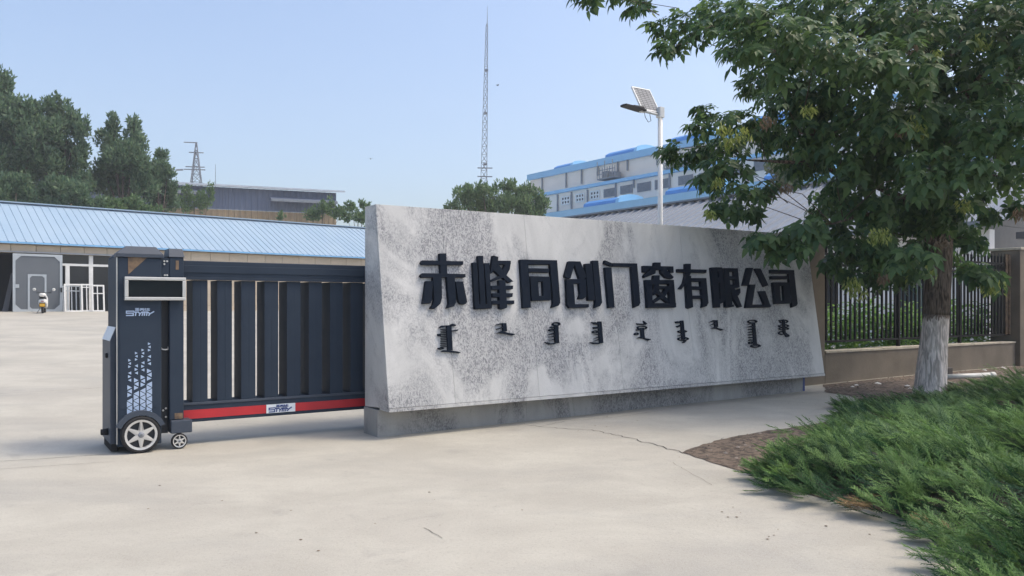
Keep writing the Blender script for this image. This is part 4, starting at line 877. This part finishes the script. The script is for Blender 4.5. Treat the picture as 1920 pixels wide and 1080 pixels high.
def bg_tree(name, trunk_px, base_z, Y, blobs, mat, label, cat, leaf=.30, dens=1.0, group=None, trunk_r=.18, up=.5):
    """blobs in photo pixels (x, y, rx, ry) at distance about Y"""
    bx = (trunk_px-HX)/F*Y; e = empty(name, (bx, Y, base_z), 0, label=label, category=cat)
    if group: e['group'] = group
    P = []; D = []; tr = MB(); k = Y/F
    cs = []
    for (x, y, rx, ry) in blobs:
        c = at(x, y, Y+random.uniform(-1, 1)*rx*k*.7); r = np.array([rx*k, min(rx, ry)*k*1.0, ry*k]); cs.append(c)
        m = max(7, int(6+rx*ry/22))
        for _ in range(m):                               # sub clumps make the outline uneven
            q, uu = blob_points(c, r*.85, 1, .3); w_ = random.uniform(.12, .30); rr_ = np.array([r[0]*w_, r[1]*w_, max(r[2], r[0]*.7)*w_*1.9])
            nn = int(dens*27*(rr_[0]*rr_[2])/(leaf*leaf)*.45)+14
            p, u = blob_points(q[0], rr_, nn, .5); P.append(p); D.append(u)
    P = np.concatenate(P)-np.array([bx, Y, base_z]); D = np.concatenate(D)
    y = D*.7+np.array([0,0,up+.35])+unit(len(P))*.6; upv = unit(len(P))*.8+np.array([0,0,.6])
    me = leaves_mesh('crown', CARD_V, CARD_F, mats_of(y, upv, leaf*.62*RNG.uniform(.6, 1.25, len(P)), P), mat); link('crown', me, e, kind='stuff')
    top = min(c.z for c in cs)*.4+max(c.z for c in cs)*.6-base_z
    tr.path([(0,0,-.3),(.05,0,top*.35),(-.08,.05,top*.7),(0,0,top)], [trunk_r, trunk_r*.8, trunk_r*.5, trunk_r*.2], 8)
    for c in cs:
        t = random.uniform(.3, .6); l = Vector((c.x-bx, c.y-Y, c.z-base_z)); s0 = Vector((0,0,min(top, l.z)*t)); tr.path([s0, s0.lerp(l, .5)+Vector((0,0,.3)), l], [trunk_r*.45, trunk_r*.28, trunk_r*.08], 6)
    tr.build('trunk', M['bark'], e, True); return e
far = 'tall trees behind the workshop roof'
bg_tree('poplar_tree', 25, 1.2, 57, [(8,165,28,32),(0,215,50,45),(30,215,38,36),(-50,240,60,70),(20,265,60,36),(-20,300,60,32),(50,300,40,26),(40,330,50,24),(60,260,34,36)], M['fol_far'], 'tallest dense green tree at the left edge behind workshop', 'tree', .36, 1, far, .3)
bg_tree('poplar_tree', 100, 1.2, 58, [(60,215,22,30),(105,205,30,28),(88,250,46,36),(130,222,22,22),(148,240,22,32),(120,285,50,30),(85,300,42,26),(152,295,20,34),(110,325,50,24),(155,340,26,20)], M['fol_far'], 'broad round-topped tree second from the left edge', 'tree', .34, 1, far, .26)
bg_tree('poplar_tree', 232, 1.2, 60, [(212,232,18,20),(252,236,16,20),(205,265,30,28),(250,270,28,30),(230,295,48,32),(195,320,34,28),(262,320,36,30),(228,345,50,30),(185,345,26,26),(275,350,30,26)], M['fol_far'], 'double-topped tree third from left beside the grey shed', 'tree', .33, 1, far, .24)
bg_tree('poplar_tree', 298, 1.2, 61, [(303,295,16,18),(296,322,28,24),(314,328,15,20),(292,350,34,26),(300,380,36,24),(318,358,16,22)], M['fol_far'], 'smallest of the tall trees, overlapping the grey shed', 'tree', .32, 1, far, .2)
shr = 'shrubs along the back of the workshop'
bg_tree('shrub', 30, 1.2, 53, [(-30,360,50,28),(30,352,50,28),(70,375,40,22),(10,385,50,18)], M['fol_far'], 'dark wide shrub at left edge just above the blue roof', 'shrub', .30, 1.1, shr, .1)
bg_tree('shrub', 130, 1.2, 54, [(100,352,34,26),(140,365,36,26),(170,385,32,18),(110,388,36,14)], M['fol_far'], 'dark shrub above blue roof below the second tree', 'shrub', .30, 1.1, shr, .1)
bg_tree('shrub', 215, 1.2, 55, [(200,385,34,18),(245,385,38,18),(280,396,26,10)], M['fol_mid'], 'green shrub above blue roof below the double-topped tree', 'shrub', .28, 1, shr, .1)
bg_tree('shrub', 365, 1.2, 66, [(345,385,24,18),(380,378,22,24),(395,362,9,22),(350,360,16,14)], M['fol_mid'], 'thin leafy shrub standing before the grey shed wall', 'shrub', .26, .45, shr, .1)
bg_tree('shrub', 530, 1.2, 66, [(528,406,13,8)], M['fol_mid'], 'tiny low bush before the tan band of the shed', 'shrub', .24, 1, shr, .06)
bg_tree('shrub', 605, 1.2, 66, [(585,404,24,14),(610,392,26,18),(640,402,26,14)], M['fol_mid'], 'rounded bush at right end of the grey shed', 'shrub', .28, 1, shr, .1)
bg_tree('shrub', 672, 1.2, 64, [(660,392,20,12),(682,386,16,12),(680,408,26,14),(652,408,16,12)], M['fol_mid'], 'bush just left of the sign wall top corner', 'shrub', .28, 1, shr, .1)
bg_tree('elm_tree', 925, 1.2, 64, [(868,368,32,22),(905,358,34,16),(950,352,30,12),(985,360,32,18),(1012,380,24,22),(850,390,20,14),(900,388,44,18),(960,385,50,22),(1000,400,36,14)], M['fol_mid'], 'round green tree rising behind the sign wall', 'tree', .30, 1, None, .25)
bg_tree('willow_tree', 1470, .5, 48, [(1455,318,24,20),(1490,330,24,22),(1470,345,30,18),(1500,300,30,24)], M['fol_pale'], 'pale olive tree glimpsed behind the maple over grey roof', 'tree', .26, .8, None, .2)

# ------------------------------------------------------------------ the big box elder in front of the fence
TB = Vector((6.58, 12.57, 0)); TB.z = soil_z(TB.x, TB.y)-.02
bt = empty('boxelder_tree', TB, 0, label='big leafy boxelder with whitewashed trunk before the iron fence', category='tree')
def tl(px, py, Y): return at(px, py, Y)-TB
def trunk_seg(name, path, rs, mat, n=20, lump=.06):
    mb = MB(); pts = []; rr_ = []
    K = 10
    for i in range(len(path)-1):
        for j in range(K): t = j/K; pts.append(path[i].lerp(path[i+1], t)); rr_.append(rs[i]+(rs[i+1]-rs[i])*t)
    pts.append(path[-1]); rr_.append(rs[-1]); mb.path(pts, rr_, n)
    for i, v in enumerate(mb.v):
        c = pts[min(len(pts)-1, i//n)]; d = Vector(v)-c; a = math.atan2(d.y, d.x); f = 1+lump*(math.sin(3*a+v[2]*2.1)*.6+math.sin(7*a+v[2]*1.3)*.5+math.sin(11*a-v[2]*5)*.35); mb.v[i] = tuple(c+d*f)
    return mb.build(name, M[mat], bt, True)
T0, T1, T2, T3 = tl(1744,752,12.57), tl(1755,590,12.57), tl(1761,500,12.57), tl(1766,400,12.6)
T0.z = -.05
trunk_seg('whitewashed_trunk', [T0, T0.lerp(T1,.12)+Vector((.0,0,0)), T0.lerp(T1,.55), T1], [.275,.235,.205,.185], 'wash')
T4, T5 = tl(1755,260,12.7), tl(1750,60,12.8)
trunk_seg('bark_trunk', [T1, T2, T3, T4, T5], [.184,.185,.165,.12,.07], 'bark')
clumps = [(1110,-14,26),(1150,-22,28),(1190,2,22),(1212,6,14),(1246,50,22),(1285,38,24),(1250,88,16),(1275,80,16),(1320,55,26),(1345,25,40),(1395,30,50),(1455,45,60),(1395,85,40),(1450,110,50),(1420,148,28),(1470,185,46),(1405,165,18),
 (1328,212,24),(1312,235,16),(1358,228,26),(1398,225,32),(1440,245,40),(1268,284,18),(1250,280,12),(1300,288,20),(1335,280,26),(1375,275,34),(1345,318,28),(1320,330,14),(1385,320,34),(1350,352,22),(1395,362,26),(1345,385,14),(1375,392,16),(1415,395,16),(1435,350,24),
 (1420,442,14),(1450,448,18),(1480,436,22),(1515,425,28),(1540,400,30),(1455,470,9),(1500,460,12),
 (1500,300,46),(1520,240,56),(1530,160,60),(1530,80,66),(1530,0,66),(1610,20,70),(1700,20,80),(1800,20,80),(1890,40,80),(1610,110,70),(1690,120,74),(1780,130,74),(1870,140,74),(1600,200,64),(1680,220,70),(1770,230,70),(1860,240,56),
 (1580,290,54),(1650,310,60),(1740,320,60),(1820,310,44),(1570,360,40),(1630,390,50),(1700,400,54),(1770,390,50),(1830,360,26),(1560,430,32),(1600,460,36),(1650,470,42),(1710,480,44),(1560,490,18),(1590,510,22),(1640,515,26),(1690,520,26),(1745,450,30),
 (1800,430,30),(1830,452,20),(1838,510,22),(1858,520,20),(1815,500,16),(1860,400,14),(1885,330,16),(1905,300,30),(1915,380,20),(1780,480,16)]
rest = []                                                # the rest of the crown, above and right of the frame
for _ in range(46):
    t = random.uniform(0, 6.283); z = random.uniform(3.6, 8.2); r = 4.2*math.sqrt(max(.05, 1-((z-5.0)/3.8)**2))*random.uniform(.3, 1)
    p = Vector((TB.x+.6+math.cos(t)*r, TB.y+math.sin(t)*r*.85, z)); px = HX+F*p.x/p.y; q = HY-F*(p.z-CAMH)/p.y
    if p.x > 6.6 and p.y > 9.5 and (px > 1900 or q < -20): rest.append((p, .62))
LEAFLET = [(0,0,0),(-.32,.30,.07),(0,.34,-.02),(.30,.34,.07),(-.23,.66,.03),(0,.70,-.05),(.19,.70,.03),(.03,1.06,-.14)]
LF = [(0,2,1,1),(0,3,2,2),(1,2,5,4),(2,3,6,5),(4,5,7,7),(5,6,7,7)]
def compound(leaflets):
    V = []; Fq = []
    for (ox, oy, ang, s, dr_) in leaflets:
        c, n_ = math.cos(ang), math.sin(ang); b0 = len(V)
        for x, y, z in LEAFLET: V.append((ox+(x*c+y*n_)*s, oy+(-x*n_+y*c)*s, z*s-dr_*y*s))
        for f_ in LF: Fq.append(tuple(b0+i for i in dict.fromkeys(f_)))
    b0 = len(V); top = max(l[1] for l in leaflets); V += [(-.012,-.25,0),(.012,-.25,0),(.008,top,0),(-.008,top,0)]; Fq.append((b0,b0+1,b0+2,b0+3))
    return V, Fq
LV, LFQ = compound([(0,.50,0,.62,.35),(-.02,.34,-1.0,.55,.4),(.02,.34,1.0,.55,.4),(-.02,.08,-1.25,.50,.45),(.02,.08,1.25,.50,.45)])
LT = []
for f_ in LFQ: LT += [f_] if len(f_) == 3 else [(f_[0],f_[1],f_[2]),(f_[0],f_[2],f_[3])]
P = []; D = []; br_ = MB(); ends = []
for i, (x, y, r) in enumerate(clumps):
    big = r > 34
    for lay in range(2 if big else 1):
        Y = 12.6+(random.uniform(-2.6, -.3) if lay == 0 and big else random.uniform(-1.3, 1.8))
        if 1400 < x < 1545 and 400 < y < 480: Y = random.uniform(10.2, 11.2)
        if not big and x < 1400: Y = random.uniform(11.2, 12.6)
        c = at(x, y, Y); R = r*Y/F; n = int(15+ (R/.24)**2*14)
        p, u = blob_points(c, (R, R*1.0, R*.85), n, .35); P.append(p); D.append(u); ends.append((c, R))
for p_, R in rest:
    p, u = blob_points(p_, (R*1.3, R*1.3, R), 95, .3); P.append(p); D.append(u); ends.append((p_, R))
P = np.concatenate(P); D = np.concatenate(D); keep = P[:, 2] > 1.75; P = P[keep]; D = D[keep]
cdir = P-np.array([TB.x, TB.y, 5.0]); cdir /= np.linalg.norm(cdir, axis=1, keepdims=True)
ydir = D*.6+cdir*.7+np.array([0,0,-.55])+unit(len(P))*.5; upv = np.array([0,0,1.0])+cdir*.3+unit(len(P))*.45
MT = mats_of(ydir, upv, .205*RNG.uniform(.6, 1.3, len(P)), P-np.array(TB))
px_ = HX+F*P[:, 0]/P[:, 1]; py_ = HY-F*(P[:, 2]-CAMH)/P[:, 1]
vis = (px_ > 1100) & (px_ < 1910) & (py_ > 5) & (py_ < 560); score = np.where(vis, 1/P[:, 1], 0); big_i = np.argsort(-score)[:300]
lm = leaves_mesh('leaf', LV, LT, np.array([[[1,0,0],[0,1,0],[0,0,1],[0,0,0]]], dtype=np.float32), M['leaf'])
for i in big_i:
    o = link('leaf', lm, bt); m4 = Matrix.Identity(4)
    for a_ in range(3):
        for b2 in range(3): m4[b2][a_] = float(MT[i, a_, b2])
        m4[a_][3] = float(MT[i, 3, a_])
    o.matrix_local = m4
mask = np.ones(len(P), bool); mask[big_i] = False
link('crown', leaves_mesh('crown', LV, LT, MT[mask], M['leaf']), bt, kind='stuff')
# limbs and twigs
stem = [T1, T2, T3, T4, T5]; nodes = [(a_.lerp(b2, t/6), .03) for a_, b2 in zip(stem[1:-1], stem[2:]) for t in range(6)]
for (px, q, Y), s_i, t in [((1500,250,11.4),2,.1),((1400,300,12.0),1,.7),((1330,60,12.2),2,.7),((1600,60,11.2),2,.9),((1860,120,11.2),2,.5),((1560,420,11.3),1,.3),((1870,330,11.6),1,.8),((1990,80,13.0),2,.6),((2000,-150,12.5),3,.5),((1650,-150,13.5),3,.4),((1700,150,10.8),2,.4)]:
    s0 = stem[s_i].lerp(stem[s_i+1], t); l = tl(px, q, Y); m_ = s0.lerp(l, .45)+Vector((0, 0, .35)); n1 = s0.lerp(m_, .5)+Vector((0,0,.1)); n2 = m_.lerp(l, .5)+Vector((0,0,.08))
    MB().path([s0, n1, m_, n2, l], [.075, .058, .045, .03, .012], 8).build('limb', M['bark'], bt, True)
    nodes += [(s0.lerp(m_, k/5), .02) for k in range(1, 5)]+[(m_.lerp(l, k/6)+Vector((0,0,.05)), .015) for k in range(6)]+[(l, .01)]
for k, (c, R) in enumerate(ends):
    if k % 2: continue
    l = c-TB; s0, r0 = min(nodes, key=lambda s: (s[0]-l).length+(1.5 if s[0].z > l.z+.2 else 0))
    if (s0-l).length > 1.5: s0 = l+(s0-l)*(1.1/(s0-l).length)
    m_ = s0.lerp(l, .5)+Vector((random.uniform(-.1,.1), random.uniform(-.1,.1), .12*(s0-l).length))
    br_.path([s0, m_, l, l+(l-m_).normalized()*R*.6+Vector((0,0,-R*.25))], [.008, .006, .004, .002], 4)
br_.build('branches', M['twig'], bt, True, kind='stuff')
# hanging bunches of winged seeds
SEED_V = [(0,0,0),(-.16,.35,.02),(0,1,0),(.16,.35,.02)]; SEED_F = [(0,1,2),(0,2,3)]
for x, y, r, m_, Y in [(1700,498,26,'seed',10.6),(1735,505,20,'seed',10.6),(1610,545,16,'seed',11.2),(1598,530,14,'seed',11.2),(1862,535,20,'seed',11.4),(1838,530,12,'seed',11.4),(1385,252,22,'seed',11.0),(1365,265,16,'seed',11.0),(1355,240,12,'seed',11.0),(1710,232,20,'seed',10.4),(1725,245,14,'seed',10.4),(1840,80,20,'seed',10.4),(1755,100,12,'seed',10.4),(1655,440,16,'seed',10.4),(1810,385,14,'seed',10.6),(1515,205,14,'seed',10.6),(1640,440,14,'seed',10.4),(1330,400,9,'seed',11.2),(1345,340,10,'seed',11.0),
                      (1712,92,16,'dryseed',10.5),(1690,240,12,'dryseed',10.4),(1440,225,14,'dryseed',11.0),(1770,455,14,'dryseed',10.5),(1655,520,10,'dryseed',10.9),(1912,400,14,'dryseed',11.2),(1475,350,10,'dryseed',11.2)]:
    c = at(x, y, Y); R = 1.1*r*Y/F; n = int(24+R*330); p, u = blob_points(c, (R*1.1, R*.9, R*1.0), n, .2)
    yd = np.array([0,0,-1.0])+unit(n)*.7; me = leaves_mesh('seed_bunch', SEED_V, SEED_F, mats_of(yd, unit(n), RNG.uniform(.065,.10,n), p-np.array(TB)), M[m_]); link('seed_bunch', me, bt, kind='stuff')

# ------------------------------------------------------------------ spreading juniper
jun = [(2.22,7.05),(2.12,6.5),(2.2,6.05),(2.42,5.75),(2.58,5.4),(2.80,5.0),(2.45,4.62),(2.25,3.9),(2.4,3.0),(6.2,3.4),(9.5,7.5),(11.2,11.5),(10.5,13.6),(8.2,13.3),(6.9,12.4),(5.6,11.9),(4.7,11.2),(4.1,10.0),(3.75,9.0),(3.45,8.2),(2.75,7.55)]
def jh(x, y):
    e = edge_dist(x, y, jun); a = min(1, e/.9); f = 1-max(0, min(1, (y-8.2)/2.6))*max(0, min(1, (7.6-x)/.9))*.88
    return (.10+(.30+.07*math.sin(2.3*x+1.1*y)+.06*math.sin(3.1*y-1.7*x))*a*(2-a)*.75+.10*a*math.sin(5.2*x+1.7*y)*math.sin(4.1*y-2.2*x))*f
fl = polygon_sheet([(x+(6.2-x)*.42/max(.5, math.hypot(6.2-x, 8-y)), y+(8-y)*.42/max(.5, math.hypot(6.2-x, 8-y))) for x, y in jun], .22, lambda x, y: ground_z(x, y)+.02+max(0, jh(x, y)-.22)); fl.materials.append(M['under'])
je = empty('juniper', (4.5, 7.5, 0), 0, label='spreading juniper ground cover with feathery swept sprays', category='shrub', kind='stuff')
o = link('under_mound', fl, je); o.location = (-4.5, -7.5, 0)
# spray template: stem along +y, side shoots that are themselves feathered
def spray(seed):
    rnd = random.Random(seed); V = []; T = []
    def tri(a, b, c):
        k = len(V); V.extend([a, b, c]); T.append((k, k+1, k+2))
    def shoot(o, d, L, w):
        d = d.normalized(); s = d.cross(Vector((0,0,1))).normalized(); tri(tuple(o-s*w), tuple(o+s*w), tuple(o+d*L))
        n = d.cross(s); tri(tuple(o-n*w*.8), tuple(o+n*w*.8), tuple(o+d*L*.9))
        for q in (.25, .5, .72):
            for sg in (-1, 1):
                e = o+d*L*q; dd = (d+s*sg*.75+n*rnd.uniform(-.3,.3)).normalized(); tri(tuple(e-d*.016), tuple(e+d*.016), tuple(e+dd*L*.34))
    for k in range(11):
        t = .12+.85*k/11; sg = -1 if k % 2 else 1; o = Vector((0, t, .10*t*t)); d = Vector((sg*(.95-.4*t), 1, rnd.uniform(-.25,.4))); shoot(o, d, .46*(1-.62*t)*rnd.uniform(.8,1.15), .020)
    shoot(Vector((0,.8,.06)), Vector((0,1,.1)), .34, .016); tri((-.012,0,0),(.012,0,0),(0,1,.1))
    return V, T
SV = [spray(i) for i in range(3)]
def jun_spot():
    while True:
        x, y = random.uniform(1.9, 10.5), random.uniform(3.6, 13.5)
        if HX+F*x/y < 2080 and inside(x, y, jun) and random.random() < min(1, (7.5/y)**.7): return x, y
def lowness(x, y): return max(0, min(1, (y-8.2)/2.6))*max(0, min(1, (7.6-x)/.9))
sp_rows = []                                             # (x, y, z, dx, dy, dz, scale, tint)
for _ in range(2300):                                    # low dark fill
    x, y = jun_spot(); h = jh(x, y); az = math.radians(160+random.gauss(0, 60)); el = math.radians(random.uniform(0, 35)); low = lowness(x, y)
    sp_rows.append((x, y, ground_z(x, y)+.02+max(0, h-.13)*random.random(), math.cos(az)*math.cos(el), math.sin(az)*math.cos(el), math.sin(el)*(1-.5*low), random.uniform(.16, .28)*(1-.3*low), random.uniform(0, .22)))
for _ in range(560):                                     # arching branches, each carrying its own plume
    x, y = jun_spot(); low = lowness(x, y); h = jh(x, y); L_ = random.uniform(.42, .80)*(1-.45*low)*min(1, .38+.85*edge_dist(x, y, jun)); az = math.radians(158+36*math.sin(2.1*x-1.3*y)+random.gauss(0, 44)); e0 = math.radians(random.uniform(20, 46))*(1-.5*low)
    p0 = Vector((x, y, ground_z(x, y)+.03+max(.0, h-.16)*random.uniform(.35, 1))); tb_ = random.random()**1.1*.70+.06; nS = 11
    for k in range(nS):
        t = (k+random.random()*.6)/nS; el = e0*(1-1.15*t)
        c = p0+Vector((math.cos(az), math.sin(az), 0))*(L_*t*.95)+Vector((0, 0, L_*(math.sin(e0)*t-.42*t*t)))
        a2 = az+random.uniform(-.75, .75)*(1-.75*t); e2 = el+random.uniform(-.15, .45)
        c.z = max(c.z, ground_z(c.x, c.y)+.03)
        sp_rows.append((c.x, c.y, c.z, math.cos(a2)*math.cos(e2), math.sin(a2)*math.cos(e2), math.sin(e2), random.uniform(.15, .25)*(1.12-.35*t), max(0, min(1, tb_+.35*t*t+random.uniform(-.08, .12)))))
sp_rows = np.array(sp_rows)
for v in range(3):
    q_ = sp_rows[v::3]; n = len(q_)
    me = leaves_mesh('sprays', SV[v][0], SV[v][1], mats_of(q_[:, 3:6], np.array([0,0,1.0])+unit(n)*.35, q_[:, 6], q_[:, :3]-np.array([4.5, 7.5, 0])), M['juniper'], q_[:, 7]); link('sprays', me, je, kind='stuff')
wd = MB()
for _ in range(60):
    x, y = jun_spot()
    if edge_dist(x, y, jun) < .6: continue
    z = ground_z(x, y)+.02; az = math.radians(165+random.gauss(0, 40)); d = Vector((math.cos(az), math.sin(az), 0)); b0 = Vector((x-4.5, y-7.5, z)); wd.path([b0, b0+d*.25+Vector((0,0,.10)), b0+d*.5+Vector((0,0,.17))], [.012,.009,.004], 5)
wd.build('woody_stems', M['twig'], je, kind='stuff')
dn = 26; O = np.zeros((dn,3)); yd = np.zeros((dn,3))
for i in range(dn):
    px, q = (1625, 968) if i < 18 else (1765, 1010)
    g0 = gp(px+random.uniform(-22,26), q+random.uniform(-12,10)); O[i] = (g0.x-4.5, g0.y-7.5, g0.z+random.uniform(.04,.12)); az = math.radians(185+random.gauss(0,28)); yd[i] = (math.cos(az), math.sin(az), random.uniform(-.1,.25))
link('dry_sprays', leaves_mesh('dry_sprays', SV[0][0], SV[0][1], mats_of(yd, np.array([0,0,1.0])+unit(dn)*.4, RNG.uniform(.10,.2,dn), O), M['drysprig']), je, kind='stuff', label='dead tan sprays at the front edge')

# ------------------------------------------------------------------ two birds
for px, q, Y, lab in ((695, 298, 80, 'tiny dark bird in the sky left of the mast'), (933, 160, 80, 'tiny dark bird in the sky right of the mast')):
    e = empty('bird', at(px, q, Y), random.uniform(0, 3), label=lab, category='bird', group='birds in the sky')
    b = MB(); b.path([(-.16,0,0),(-.06,0,.01),(.06,0,.01),(.13,0,.03),(.17,0,.02)], [.01,.05,.055,.03,.005], 6); b.build('body', M['black'], e, True)
    for s in (-1, 1): MB().ext([(.07,0,.03),(.05,s*.16,.09),(-.03,s*.30,.05),(-.04,s*.14,.07),(-.05,0,.03)], (0,0,.008)).build('wing', M['black'], e)

# ------------------------------------------------------------------ summer haze
hz = MB().box(-140, 160, -25, 260, -1.5, 66).build('haze', None, kind='stuff', label='thin pale summer haze', category='haze')
hm = bpy.data.materials.new('haze_air'); hm.use_nodes = True; hn = hm.node_tree.nodes; hn.remove(hn['Principled BSDF'])
pv = hn.new('ShaderNodeVolumePrincipled'); pv.inputs['Color'].default_value = (.93, .96, 1, 1); pv.inputs['Density'].default_value = .0011; pv.inputs['Anisotropy'].default_value = .1
hm.node_tree.links.new(pv.outputs[0], hn['Material Output'].inputs['Volume']); hz.data.materials.append(hm)
